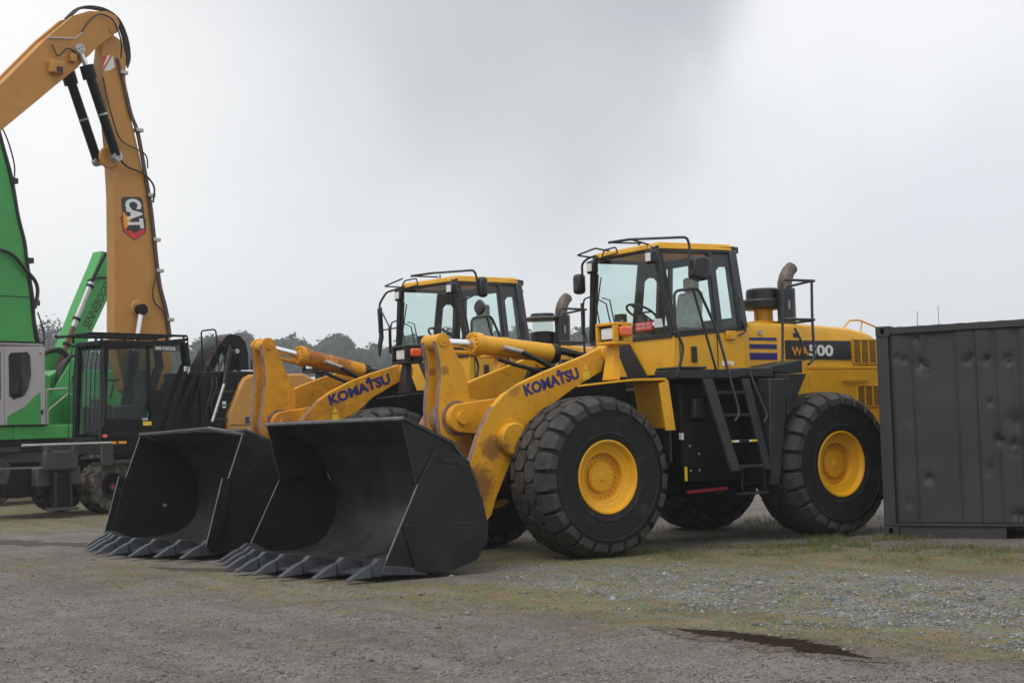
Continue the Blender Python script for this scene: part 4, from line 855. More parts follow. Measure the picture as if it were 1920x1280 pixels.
    # small lower mirror at the far front corner, wipers
    MB().tube([(-1.58, -0.86, 2.62), (-1.55, -0.92, 2.90), (-1.55, -0.86, 3.20), (-1.58, -0.76, 3.22)], 0.012, 6, 0.04).box(-1.57, -1.54, -0.93, -0.89, 2.72, 3.15).build('side_mirror', 'plastic', cab)
    wp = MB().tube([(-1.60, -0.55, 2.62), (-1.58, -0.62, 3.05), (-1.59, -0.52, 3.46)], 0.009, 6).tube([(-1.60, -0.30, 2.62), (-1.58, -0.42, 3.10), (-1.57, -0.60, 3.18)], 0.010, 6).tube([(-1.60, -0.22, 2.62), (-1.58, -0.34, 3.14), (-1.57, -0.48, 3.18)], 0.009, 6).tube([(-1.58, -0.66, 2.80), (-1.57, -0.56, 3.50)], 0.012, 6).build('wiper', 'plastic', cab)
    # inside of the cab
    MB().cyl((-1.90, -0.12, 2.60), (-1.95, -0.12, 2.92), 0.07, 12).box(-1.95, -1.70, -0.32, 0.10, 2.45, 2.66).build('steering_column', 'seat', cab, bevel=0.02)
    sw = MB(); c_ = Vector((-1.93, -0.12, 2.96)); x_, y_ = Vector((0.86, 0, 0.5)).normalized(), Vector((0, 1, 0))
    ring_ = [c_ + (x_ * math.cos(t) + y_ * math.sin(t)) * 0.21 for t in [2 * PI * i / 28 for i in range(29)]]
    sw.tube(ring_, 0.016, 8); sw.tube([ring_[0], c_, ring_[14]], 0.013, 6); sw.tube([ring_[7], c_], 0.013, 6); sw.build('steering_wheel', 'plastic', cab)
    st = MB().box(-2.62, -2.12, -0.26, 0.26, 2.42, 2.66).hexa([(-2.50, -0.25, 2.60), (-2.50, 0.25, 2.60), (-2.64, 0.25, 2.60), (-2.64, -0.25, 2.60)], [(-2.64, -0.22, 3.24), (-2.64, 0.22, 3.24), (-2.74, 0.22, 3.24), (-2.74, -0.22, 3.24)]).box(-2.74, -2.66, -0.14, 0.14, 3.24, 3.44)
    st.build('driver_seat', 'film', cab, bevel=0.05)
    MB().box(-2.75, -2.1, -0.62, -0.36, 2.40, 2.82).box(-2.60, -2.15, 0.30, 0.42, 2.62, 2.74).build('side_console', 'seat', cab, bevel=0.03)
    MB().tube([(-2.1, -0.48, 2.8), (-2.1, -0.48, 3.0)], 0.015, 6).box(-2.0, -1.9, -0.66, -0.52, 2.7, 2.98).build('control_lever', 'plastic', cab)
    if V['badge']:
        text('sticker_lettering', 'NEVER GO', (-1.625, 0.14, 2.76), (-1.625, 0.43, 2.76), (-1.622, 0.14, 2.79), (1, 0, 0), 'white', cab, depth=0.002)
        text('sticker_lettering', 'BELOW 25%', (-1.632, 0.14, 2.715), (-1.632, 0.43, 2.715), (-1.629, 0.14, 2.745), (1, 0, 0), 'white', cab, depth=0.002)
        MB().hexa([(-1.632, 0.11, 2.695), (-1.632, 0.46, 2.695), (-1.624, 0.46, 2.805), (-1.624, 0.11, 2.805)], [(-1.636, 0.11, 2.695), (-1.636, 0.46, 2.695), (-1.628, 0.46, 2.805), (-1.628, 0.11, 2.805)]).build('red_sticker', 'red', cab, smooth_deg=0)
        MB().hexa([(-1.632, 0.49, 2.715), (-1.632, 0.66, 2.715), (-1.624, 0.65, 2.82), (-1.624, 0.50, 2.83)], [(-1.636, 0.49, 2.715), (-1.636, 0.66, 2.715), (-1.628, 0.65, 2.82), (-1.628, 0.50, 2.83)]).build('paper_sticker', 'white', cab, smooth_deg=0)
    else:
        MB().hexa([(-1.632, 0.11, 2.695), (-1.632, 0.40, 2.695), (-1.624, 0.40, 2.805), (-1.624, 0.11, 2.805)], [(-1.636, 0.11, 2.695), (-1.636, 0.40, 2.695), (-1.628, 0.40, 2.805), (-1.628, 0.11, 2.805)]).build('red_sticker', 'red', cab, smooth_deg=0)
    # trim on the cab side
    MB().box(-2.005, -1.915, 0.852, 0.872, 2.26, 2.46).build('door_handle', 'plastic', cab, bevel=0.02)
    MB().box(-1.735, -1.728, 0.853, 0.862, 2.13, 2.60).build('door_seam', 'darker', cab, smooth_deg=0)
    MB().box(-2.362, -2.354, 0.851, 0.860, 2.14, 2.66).build('door_seam', 'darker', cab, smooth_deg=0)
    lb = MB().box(-2.62, -2.42, 0.855, 0.862, 2.21, 2.27).build('white_label', 'white', cab, bevel=0.01)
    MB().box(-2.57, -2.48, 0.862, 0.866, 2.205, 2.24).build('label_arrow', 'orangeprint', lb)
    MB().box(-2.66, -2.50, 0.855, 0.885, 2.55, 2.66).cyl((-2.54, 0.885, 2.60), (-2.54, 0.90, 2.60), 0.02, 8).build('door_catch', Y, cab, bevel=0.01)
    MB().tube([(-2.72, 0.86, 2.60), (-2.80, 0.90, 2.64), (-2.81, 0.90, 2.72), (-2.76, 0.84, 2.85), (-2.78, 0.84, 3.10)], 0.013, 6, 0.05).build('rear_grab_rail', 'plastic', cab)
    for z0, z1 in ((2.555, 2.592), (2.445, 2.505), (2.300, 2.390)):
        MB().box(-3.545, -2.97, 0.702, 0.7045, z0, z1).build('side_stripe', 'purple', hood, smooth_deg=0)
    # lettering on the boom
    for s_ in V['letters']: 
        text('boom_lettering', 'KOMATSU', *s_, (0, 1, 0), 'purple', L, bold=0.045, mw=A)
        bl_, br_, tl_ = map(Vector, s_); e1, e2 = br_ - bl_, tl_ - bl_
        MB().hexa([tuple(bl_ + e1 * u + e2 * v + Vector((0, 0.0005, 0))) for u, v in ((0.635, 1.0), (0.70, 1.0), (0.70, 1.25), (0.635, 1.25))], [tuple(bl_ + e1 * u + e2 * v + Vector((0, 0.003, 0))) for u, v in ((0.635, 1.0), (0.70, 1.0), (0.70, 1.25), (0.635, 1.25))]).build('lettering_dot', 'purple', L, mw=A, smooth_deg=0)
    for (x, z) in V['decals']:
        tr_ = MB().prism([(x + .05, z + .01), (x - .05, z + .01), (x, z + .085)], 0.7505, 0.7535).build('warning_triangle', 'safety', L, mw=A, smooth_deg=0)
        MB().box(x - .055, x + .045, 0.7505, 0.7535, z - .10, z - .01).build('warning_label', 'safety', L, mw=A, smooth_deg=0)
    return L

def arc(cx, cz, r, a0, a1, n): return [(cx + r * math.cos(R(a0 + (a1 - a0) * i / n)), cz + r * math.sin(R(a0 + (a1 - a0) * i / n))) for i in range(n + 1)]

def nose_x(y, half, x_end, x_mid, flat):
    k = abs(y); return x_mid if k < flat else x_mid + (x_end - x_mid) * (k - flat) / (half - flat)
def tooth(parent, x, y, z, yawa, drop=0.0):
    secs = [(-0.26, .06, .09, .01), (-0.14, .085, .17, .025), (-0.03, .095, .19, .025), (.05, .075, .12, .0), (.07, .10, .125, -.005), (.14, .09, .10, -.02), (.24, .075, .05, -.052), (.325, .065, .014, -.078)]
    L_ = []
    for sx, w, h, dz in secs:
        L_.append([(sx, -w * .5 * 1.25, dz - h / 2), (sx, w * .5 * 1.25, dz - h / 2), (sx, w * .5, dz + h / 2), (sx, -w * .5, dz + h / 2)])
    b = MB().loft(L_); b.xf(Matrix.Translation((x, y, z)) @ Matrix.Rotation(yawa, 4, 'Z'))
    return b.build('tooth', 'tooth', parent, bevel=0.008)
def bucket_common(L, A, half, shell, thick, sides, edge_end, edge_mid, flat, edge_z, nteeth, m_out, m_in, upper=None):
    bk = bpy.data.objects.new('bucket', None); COL.objects.link(bk); bk.parent = L; bk.matrix_local = A
    # shell: outer line offset outward from the inner one
    n = len(shell); out_ = []
    for i in range(n):
        a = Vector(shell[max(0, i - 1)]); b_ = Vector(shell[min(n - 1, i + 1)]); d = (b_ - a).normalized(); out_.append((shell[i][0] + d.y * thick * -1 if False else shell[i][0] - abs(thick) * (-d.y) * -1, shell[i][1] - thick * d.x * -1 * -1))
    # plain perpendicular offset (to the rear/below)
    out_ = []
    for i in range(n):
        a = Vector(shell[max(0, i - 1)]); b_ = Vector(shell[min(n - 1, i + 1)]); d = (b_ - a).normalized(); nrm = Vector((d.y, -d.x)); out_.append((shell[i][0] + nrm.x * thick, shell[i][1] + nrm.y * thick))
    mb = MB(); yy = half - 0.012
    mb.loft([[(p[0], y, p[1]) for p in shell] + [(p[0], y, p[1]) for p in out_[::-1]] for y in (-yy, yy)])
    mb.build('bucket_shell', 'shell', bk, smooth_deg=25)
    # floor with spade-shaped front edge
    ys = [-half, -flat, 0, flat, half]; x0 = shell[-1][0] - 0.02; z0 = shell[-1][1]
    top, bot = [], []
    fl = MB(); polyT = [(nose_x(y, half, edge_end, edge_mid, flat), y) for y in ys]
    fl.hexa([(x, y, edge_z - 0.045) for x, y in polyT] + [(x0, half, z0 - 0.05), (x0, -half, z0 - 0.05)], [(x - 0.02, y, edge_z) for x, y in polyT] + [(x0, half, z0), (x0, -half, z0)])
    fl.build('cutting_edge', m_in, bk, bevel=0.004)
    for k in range(nteeth):
        y = -half + 0.06 + (2 * half - 0.12) * k / (nteeth - 1); x = nose_x(y, half, edge_end, edge_mid, flat)
        ya = 0.0 if abs(y) < flat else math.copysign(R(2), y)
        tooth(bk, x + 0.01, y, edge_z - 0.01, ya)
    for k in range(nteeth - 1):      # bolted edge segments between teeth
        ya_, yb_ = [-half + 0.06 + (2 * half - 0.12) * (k + j) / (nteeth - 1) for j in (0, 1)]
        ya_ += 0.08; yb_ -= 0.08; xa, xb = [nose_x(y, half, edge_end, edge_mid, flat) for y in (ya_, yb_)]
        MB().hexa([(xa - .1, ya_, edge_z + .003), (xa + .06, ya_, edge_z - .035), (xa + .06, ya_, edge_z - .06), (xa - .1, ya_, edge_z - .06)], [(xb - .1, yb_, edge_z + .003), (xb + .06, yb_, edge_z - .035), (xb + .06, yb_, edge_z - .06), (xb - .1, yb_, edge_z - .06)]).build('edge_segment', 'tooth', bk, bevel=0.004)
    for s in (1, -1):
        MB().prism(sides, s * (half - 0.03), s * half).build('side_plate', m_out, bk, bevel=0.004)
        if upper: MB().prism(upper, s * (half - 0.055), s * (half - 0.032)).build('spill_guard_side', m_out, bk, bevel=0.004)
    return bk
def strip(bk, pts, y0, y1, w, m='edge', off=0.003):
    e = MB()
    for a, b_ in zip(pts[:-1], pts[1:]):
        a, b_ = Vector(a), Vector(b_); d = (b_ - a).normalized(); nn = Vector((-d.y, d.x))
        if nn.x < 0: nn = -nn
        o = nn * off; e.prism([tuple(a + o), tuple(b_ + o), tuple(b_ - nn * w), tuple(a - nn * w)], y0, y1)
    return e.build('worn_edge', m, bk, smooth_deg=0)
def bucket1(L, A):
    half = 1.69
    shell = [(2.745, 1.635), (2.15, 1.36), (1.98, 1.15), (1.88, 0.95), (1.83, 0.72), (1.83, 0.55), (1.88, 0.38), (1.98, 0.24), (2.14, 0.14), (2.40, 0.105), (2.75, 0.10)]
    sides = [(2.585, 0.955), (3.00, 0.16), (2.98, 0.09), (2.58, 0.055), (2.18, 0.065), (1.92, 0.14), (1.78, 0.32), (1.75, 0.53), (1.80, 0.77), (1.93, 0.98), (1.95, 1.17), (2.10, 1.245), (2.36, 1.31)]
    upper = [(2.735, 1.625), (2.585, 0.95), (2.10, 1.00), (2.05, 1.30), (2.15, 1.40)]
    bk = bucket_common(L, A, half, shell, 0.03, sides, 3.06, 3.475, 0.45, 0.12, 8, 'bucket', 'bucket_in', upper)
    for s in (1, -1):
        y = sorted((s * (half - 0.028), s * (half - 0.002))); strip(bk, [(2.585, 0.95), (3.00, 0.165)], *y, 0.02)
        y = sorted((s * (half - 0.053), s * (half - 0.034))); strip(bk, [(2.735, 1.62), (2.588, 0.955)], *y, 0.012, 'dark')
        w0, w1 = sorted((s * (half + 0.001), s * (half + 0.022)))
        MB().prism([(2.60, 0.545), (2.79, 0.545), (2.66, 0.075), (2.55, 0.045), (2.18, 0.055), (1.90, 0.135), (1.765, 0.32), (1.745, 0.525)], w0, w1).build('wear_plate', 'bucket', bk, bevel=0.004)
        MB().prism([(2.32, 1.235), (2.10, 1.19), (2.08, 1.14), (2.31, 1.17)], w0, w0 + 0.012).build('id_plate', 'bucket', bk, bevel=0.003)
        c0, c1 = sorted((s * (half - 0.25), s * (half + 0.018)))
        MB().hexa([(3.06, c0, 0.06), (3.06, c1, 0.06), (2.5, c1, 0.02), (2.5, c0, 0.02)], [(3.02, c0, 0.155), (3.02, c1, 0.155), (2.62, c1, 0.10), (2.62, c0, 0.10)]).build('corner_shoe', 'tooth', bk, bevel=0.008)
    strip(bk, [(2.75, 1.64), (2.69, 1.612)], -half + .02, half - .02, 0.0)
    MB().beam((2.742, -half + .01, 1.638), (2.742, half - .01, 1.638), 0.055, 0.04).build('top_lip', 'edge', bk, bevel=0.012)
    MB().prism([(2.19, 1.383), (2.165, 1.36), (2.175, 1.355), (2.20, 1.38)], -half + .1, half - .1).build('spill_guard_seam', 'dark', bk)
    for y in (0.15, 0.95):      # welded wear strips on the curved back
        pts = [(1.842, 0.72), (1.842, 0.55), (1.892, 0.385), (1.99, 0.25), (2.145, 0.152), (2.4, 0.115)]
        e = MB()
        for a, b_ in zip(pts[:-1], pts[1:]): e.prism([a, b_, (b_[0] - .01, b_[1] - .01), (a[0] - .01, a[1] - .01)], y, y + 0.02)
        e.build('wear_strip', 'dark', bk, smooth_deg=0)
    MB().prism([(1.80, 1.1), (1.55, 1.15), (1.30, 0.75), (1.25, 0.5), (1.45, 0.35), (1.80, 0.35)], -0.82, -0.60).prism([(1.80, 1.1), (1.55, 1.15), (1.30, 0.75), (1.25, 0.5), (1.45, 0.35), (1.80, 0.35)], 0.78, 0.86).build('hinge_bracket', 'bucket', bk, bevel=0.01)
    return bk
def bucket2(L, A):
    half = 1.633
    shell = [(2.34, 1.575), (1.80, 1.36), (1.60, 1.15), (1.50, 0.95), (1.45, 0.72), (1.46, 0.55), (1.52, 0.38), (1.64, 0.24), (1.82, 0.15), (2.10, 0.115), (2.50, 0.11)]
    sides = [(2.35, 1.54), (2.575, 0.955), (2.60, 0.90), (2.80, 0.22), (2.78, 0.11), (2.30, 0.065), (1.9, 0.07), (1.62, 0.15), (1.44, 0.32), (1.38, 0.55), (1.40, 0.80), (1.52, 1.06), (1.70, 1.30), (2.0, 1.45)]
    bk = bucket_common(L, A, half, shell, 0.03, sides, 2.86, 3.25, 0.4, 0.13, 8, 'bucket', 'bucket_in')
    for s in (1, -1):
        y = sorted((s * (half - 0.028), s * (half - 0.002))); strip(bk, [(2.35, 1.545), (2.575, 0.96)], *y, 0.018)
        # bolted side cutter, proud of the plate and reaching further forward
        y0, y1 = sorted((s * (half + 0.001), s * (half + 0.03)))
        MB().prism([(2.56, 0.99), (2.66, 0.995), (2.90, 0.16), (2.80, 0.12), (2.62, 0.5)], y0, y1).build('side_cutter', 'bucket', bk, bevel=0.005)
        strip(bk, [(2.66, 0.995), (2.90, 0.165)], y0 + .002, y1 - .002, 0.022)
    # lip is a peaked plate, highest over its middle stretch
    P = [(-half + .01, 1.555), (-half + .01, 1.59), (0.60, 1.640), (half - .02, 1.545), (half - .02, 1.515), (0.60, 1.59)]
    MB().prism(P, 2.33, 2.355, 'X').build('lip_plate', 'bucket', bk)
    e = MB(); pts = [(-half + .01, 1.592), (0.60, 1.642), (half - .02, 1.547)]
    for a, b_ in zip(pts[:-1], pts[1:]): e.prism([(a[0], a[1] + .004), (b_[0], b_[1] + .004), (b_[0], b_[1] - .02), (a[0], a[1] - .02)], 2.318, 2.364, 'X')
    e.build('top_lip', 'edge', bk)
    MB().prism([(1.835, 1.378), (1.81, 1.358), (1.82, 1.352), (1.845, 1.374)], -half + .04, half - .04).build('spill_guard_seam', 'dark', bk)
    MB().cyl((2.0, -half + 0.03, 0.55), (2.0, -half + 0.06, 0.55), 0.022, 10).build('bolt_head', 'steel', bk)
    MB().prism([(1.42, 1.1), (1.25, 1.15), (1.1, 0.75), (1.1, 0.5), (1.25, 0.35), (1.45, 0.35)], -0.86, -0.60).prism([(1.42, 1.1), (1.25, 1.15), (1.1, 0.75), (1.1, 0.5), (1.25, 0.35), (1.45, 0.35)], 0.60, 0.86).build('hinge_bracket', 'bucket', bk, bevel=0.01)
    return bk

B1 = [(-0.66, 2.475), (-0.34, 2.35), (0.28, 2.15), (0.63, 2.02), (0.86, 1.895), (1.01, 1.76), (1.12, 1.61), (1.235, 1.40), (1.315, 1.20), (1.36, 1.06), (1.37, 0.93), (1.36, 0.72), (1.32, 0.50), (1.20, 0.42), (1.08, 0.52), (1.01, 0.71), (0.88, 0.96), (0.78, 1.14),
      (0.42, 1.54), (0.13, 1.80), (-0.18, 1.975), (-0.58, 2.16), (-0.76, 2.27), (-0.80, 2.38), (-0.75, 2.46)]
CR1 = arc(1.315, 2.545, 0.095, 60, 0, 4) + [(1.36, 2.32), (1.355, 2.09), (1.385, 1.92), (1.40, 1.76), (1.39, 1.53), (1.36, 1.37), (1.25, 1.22), (1.15, 1.05), (1.0, 0.92), (0.88, 1.0), (0.93, 1.30), (0.97, 1.48), (0.93, 1.72), (0.97, 1.89), (0.99, 2.11), (1.04, 2.23), (1.13, 2.39), (1.215, 2.55)] + arc(1.315, 2.545, 0.095, 150, 80, 4)
V1 = dict(link_x=1.72, fender='yellow', paint='yellow', boom_paint='yellow_worn', cyl_paint='yellow', lamp_paint='yellow', boom=B1, pin=(-0.68, 2.37), cylboss=(0.80, 1.38), crankpin=(1.16, 1.64), cranktop=(1.315, 2.545),
          crank=CR1, crank_edge=(4, 12), rod0=(1.30, 0, 2.545), rod1=(0.80, 0, 2.53), barrel1=(-0.34, 0, 2.42), bucket=bucket1, badge=True, mirror='near',
          letters=[((0.555, 0.7505, 1.865), (-0.24, 0.7505, 2.075), (0.60, 0.7505, 2.0))], decals=[(-0.33, 2.165)])
loader('near', 'nearest yellow wheel loader with clean cab and large black toothed bucket', (0, 0, 0), 0, 0, V1)

B2 = [(-0.66, 2.49), (-0.48, 2.43), (-0.12, 2.34), (0.24, 2.22), (0.54, 2.09), (0.75, 1.965), (0.93, 1.80), (1.06, 1.64), (1.14, 1.45), (1.18, 1.20), (1.18, 0.95), (1.14, 0.66), (1.04, 0.50), (0.92, 0.56), (0.80, 0.85), (0.70, 1.14),
      (0.40, 1.56), (0.13, 1.80), (-0.11, 1.99), (-0.47, 2.17), (-0.74, 2.28), (-0.80, 2.38), (-0.75, 2.46)]
CR2 = arc(1.20, 2.76, 0.105, 60, 0, 4) + [(1.265, 2.45), (1.26, 2.2), (1.30, 1.92), (1.33, 1.75), (1.33, 1.55), (1.26, 1.30), (1.15, 1.10), (1.0, 0.95), (0.85, 1.05), (0.90, 1.35), (0.93, 1.55), (0.86, 1.75), (0.80, 1.88), (0.79, 2.08), (0.90, 2.30), (1.03, 2.60), (1.095, 2.76)] + arc(1.20, 2.76, 0.105, 150, 80, 4)
V2 = dict(link_x=1.30, fender='dark', paint='yellow', boom_paint='yellow_rust', cyl_paint='yellow_rust', lamp_paint='plastic', boom=B2, pin=(-0.68, 2.37), cylboss=(0.70, 1.36), crankpin=(1.06, 1.66), cranktop=(1.20, 2.76),
          crank=CR2, crank_edge=(4, 12), rod0=(1.18, 0, 2.75), rod1=(0.64, 0, 2.63), barrel1=(-0.40, 0, 2.40), bucket=bucket2, badge=False, mirror='far',
          letters=[((0.57, 0.7505, 1.89), (-0.43, 0.7505, 2.20), (0.615, 0.7505, 2.03))], decals=[(0.50, 1.78)])
ph = R(9.1); pv = Vector((-1.435, -4.28)); o2 = pv + Vector((1.89 * math.cos(ph), 1.89 * math.sin(ph)))
loader('far', 'second yellow wheel loader with rusty boom, behind the nearest one', (o2.x, o2.y, 0), 9.1, -6.0, V2)

# ------------------------------------------------------------------ shipping container
def container():
    L_, H, Wd = 6.06, 2.59, 2.44
    T = thing('shipping_container', 'dark grey dented shipping container standing beside the nearest loader', 'container', (-3.80, 2.193, 0.03), R(114.55))
    fr = MB()
    for x0 in (0, L_ - 0.15):
        for y0 in (0.0, Wd - 0.15): MB().box(x0, x0 + 0.15, y0, y0 + 0.15, 0.12, H - 0.12).build('corner_post', 'container', T, bevel=0.008)
    for x0 in (0, L_ - 0.178):
        for y0 in (-0.006, Wd - 0.156):
            for z0, z1 in ((0, 0.118), (H - 0.118, H + 0.006)):
                o = MB(); m_ = 0.0
                # casting with an oval hole in its outer side: ring of faces built as a frame
                hx, hz, rx, rz = x0 + 0.085, (z0 + z1) / 2, 0.030, 0.042
                outer = [(x0, z0), (hx, z0), (x0 + .178, z0), (x0 + .178, hz), (x0 + .178, z1), (hx, z1), (x0, z1), (x0, hz)]
                inner = [(hx + rx * math.cos(a), hz + rz * math.sin(a)) for a in [R(225 + 45 * i) for i in range(8)]]
                for i in range(8):
                    j = (i + 1) % 8; q = [outer[i], outer[j], inner[j], inner[i]]
                    o.hexa([(p[0], y0, p[1]) for p in q], [(p[0], y0 + 0.162, p[1]) for p in q])
                o.build('corner_casting', 'container', T, smooth_deg=0)
    for y0 in (0.005, Wd - 0.08):
        MB().box(0.15, L_ - 0.15, y0, y0 + 0.06, H - 0.095, H - 0.012).build('top_rail', 'container', T, bevel=0.006)
        MB().box(0.15, L_ - 0.15, y0, y0 + 0.06, 0.12, 0.15).build('bottom_rail', 'container', T, bevel=0.004)
    for x0 in (0.02, L_ - 0.08): MB().box(x0, x0 + 0.06, 0.15, Wd - 0.15, 0.02, 0.16).box(x0, x0 + 0.06, 0.15, Wd - 0.15, H - 0.10, H - 0.02).build('end_rail', 'container', T)
    # lower web with the fork pockets left open
    MB().box(0.178, 1.47, 0.03, 0.055, -0.05, 0.118).build('bottom_web', 'container', T, smooth_deg=0)
    MB().box(1.83, 4.23, 0.03, 0.055, -0.05, 0.118).build('bottom_web', 'container', T, smooth_deg=0)
    MB().box(4.59, L_ - .178, 0.03, 0.055, -0.05, 0.118).build('bottom_web', 'container', T, smooth_deg=0)
    # corrugated side with dents
    def cor(x):
        segs = [(0.20, 0.30), (0.46, 0.57), (0.99, 1.16), (1.22, 1.36), (1.47, 1.60)] + [(1.74 + i * 0.278, 1.86 + i * 0.278) for i in range(15)]
        for a, b_ in segs:
            if a - 0.05 < x < b_ + 0.05: return 0.012 + 0.024 * min(1, max(0, (a - x) / 0.05, (x - b_) / 0.05)) if (x < a or x > b_) else 0.012
        return 0.036
    dents = [(0.24, 2.20, .05, .02), (0.33, 2.17, .05, .035), (0.54, 2.10, .075, .045), (0.61, 2.03, .06, .03), (1.11, 2.13, .06, .045), (1.16, 2.18, .04, .03), (1.33, 2.12, .06, .04), (1.59, 2.11, .06, .045), (1.42, 1.17, .07, .03), (1.47, 1.12, .05, .03),
             (0.58, 0.70, .06, .05), (1.62, 0.24, .09, .04), (1.65, 1.38, .09, .035), (1.63, 1.06, .09, .04), (0.32, 0.40, .05, .03), (1.36, 1.6, .05, .025), (0.5, 2.42, .05, .03), (1.3, 0.8, .08, .02), (0.4, 1.45, .1, .012), (2.3, 1.9, .08, .04), (2.6, 1.2, .1, .04)]
    xs = list(np.linspace(0.15, 2.6, 210)) + list(np.linspace(2.62, L_ - 0.15, 130)); zs = np.linspace(0.15, H - 0.095, 96)
    def side(y0, sgn, wd):
        vs_ = []
        for x in xs:
            c0 = cor(x)
            for z in zs:
                k = min(1, (z - 0.15) / 0.02, (H - 0.095 - z) / 0.02)
                d = 0.02 + c0 * 1.0
                if wd:
                    for dx, dz, r, a in dents:
                        q = ((x - dx) ** 2 + ((z - dz) * 0.9) ** 2) / (r * r)
                        if q < 6: d += a * math.exp(-q * 1.4) * (1 + 1.1 * noise.noise(Vector((x * 16, z * 16, a * 90))))
                    d += 0.006 * noise.noise(Vector((x * 2.2, z * 1.6, 1)))
                vs_.append((x, y0 + sgn * d, z))
        n = len(zs); f = [(i * n + j, (i + 1) * n + j, (i + 1) * n + j + 1, i * n + j + 1) for i in range(len(xs) - 1) for j in range(n - 1)]
        b = MB().add(vs_, f)
        return b
    s1 = side(0.0, 1, True).build('corrugated_side', 'container', T, smooth_deg=40); m_ = s1.modifiers.new('sheet', 'SOLIDIFY'); m_.thickness = 0.002
    xs = list(np.linspace(0.15, L_ - 0.15, 120)); zs = np.linspace(0.15, H - 0.095, 4)
    s2 = side(Wd, -1, False).build('corrugated_side', 'container', T, smooth_deg=40)
    MB().box(0.02, 0.05, 0.15, Wd - 0.15, 0.16, H - 0.1).build('end_wall', 'container', T); MB().box(L_ - 0.05, L_ - 0.02, 0.15, Wd - 0.15, 0.16, H - 0.1).build('door_wall', 'container', T)
    # roof of pressed panels, crests seen as a slightly wavy line
    rf = MB(); n = 46
    vs_ = [(0.15 + (L_ - 0.3) * i / n, y, H - 0.012 + 0.012 * (0.5 - 0.5 * math.cos(i * PI / 1.0)) * (1 if 0.1 < y < Wd - 0.1 else 0)) for i in range(n + 1) for y in (0.02, 0.12, Wd / 2, Wd - 0.12, Wd - 0.02)]
    f = [(i * 5 + j, (i + 1) * 5 + j, (i + 1) * 5 + j + 1, i * 5 + j + 1) for i in range(n) for j in range(4)]
    rf.add(vs_, f).build('roof_panel', 'container', T, smooth_deg=0)
    MB().box(0.2, L_ - 0.2, 0.1, Wd - 0.1, 0.10, 0.14).build('container_floor', 'darker', T)
container()

# ------------------------------------------------------------------ material handlers, parked parallel beyond the loaders
SMALL = tyre_mesh(0.545, 0.14, 0.29, 30, 'tyre', 'rubber_dusty', 'rubber_dusty', 0.022, 'block')
def small_rim():
    b = MB(); b.lathe([(0.29, 0.12), (0.275, 0.12), (0.265, 0.07), (0.20, 0.02), (0.12, 0.0), (0.10, 0.06), (0.0001, 0.07)], 32)
    for i in range(10):
        t = 2 * PI * i / 10; b.cyl((0.15 * math.cos(t), 0.0, 0.15 * math.sin(t)), (0.15 * math.cos(t), 0.04, 0.15 * math.sin(t)), 0.013, 6)
    return b.mesh('rim', 'darker', 30)
SRIM = small_rim(); HUB = MB().cyl((0, 0.06, 0), (0, 0.085, 0), 0.055, 14).mesh('hub_cap', 'redpaint')
def small_wheel(T, x, y, z=0.545, s=1.0, left=True):
    w = bpy.data.objects.new('wheel', None); COL.objects.link(w); w.parent = T
    w.matrix_local = Matrix.Translation((x, y, z)) @ Matrix.Rotation(0 if left else PI, 4, 'Z') @ Matrix.Scale(s, 4)
    add_obj('tyre', SMALL, w); add_obj('rim', SRIM, w); add_obj('hub_cap', HUB, w)
def undercarriage(T, paint, wb=2.7, x0=-0.05, scale=1.0):
    for x in (x0, x0 - wb):
        for y in (-0.15, -0.50, -2.05, -2.40): small_wheel(T, x, y, 0.545 * scale, scale, y > -1)
        MB().cyl((x, -0.4, 0.56), (x, -2.2, 0.56), 0.13, 14).build('axle', 'darker', T)
    MB().prism([(x0 + 0.7, 0.75), (x0 + 0.7, 1.12), (x0 - wb - 0.7, 1.12), (x0 - wb - 0.7, 0.75), (x0 - wb, 0.62), (x0, 0.62)], -1.75, -0.8).build('chassis', 'darker', T, bevel=0.02)
    MB().cyl((x0 - wb / 2, -1.28, 1.12), (x0 - wb / 2, -1.28, 1.30), 0.62, 32).build('slew_ring', 'mgrey', T)

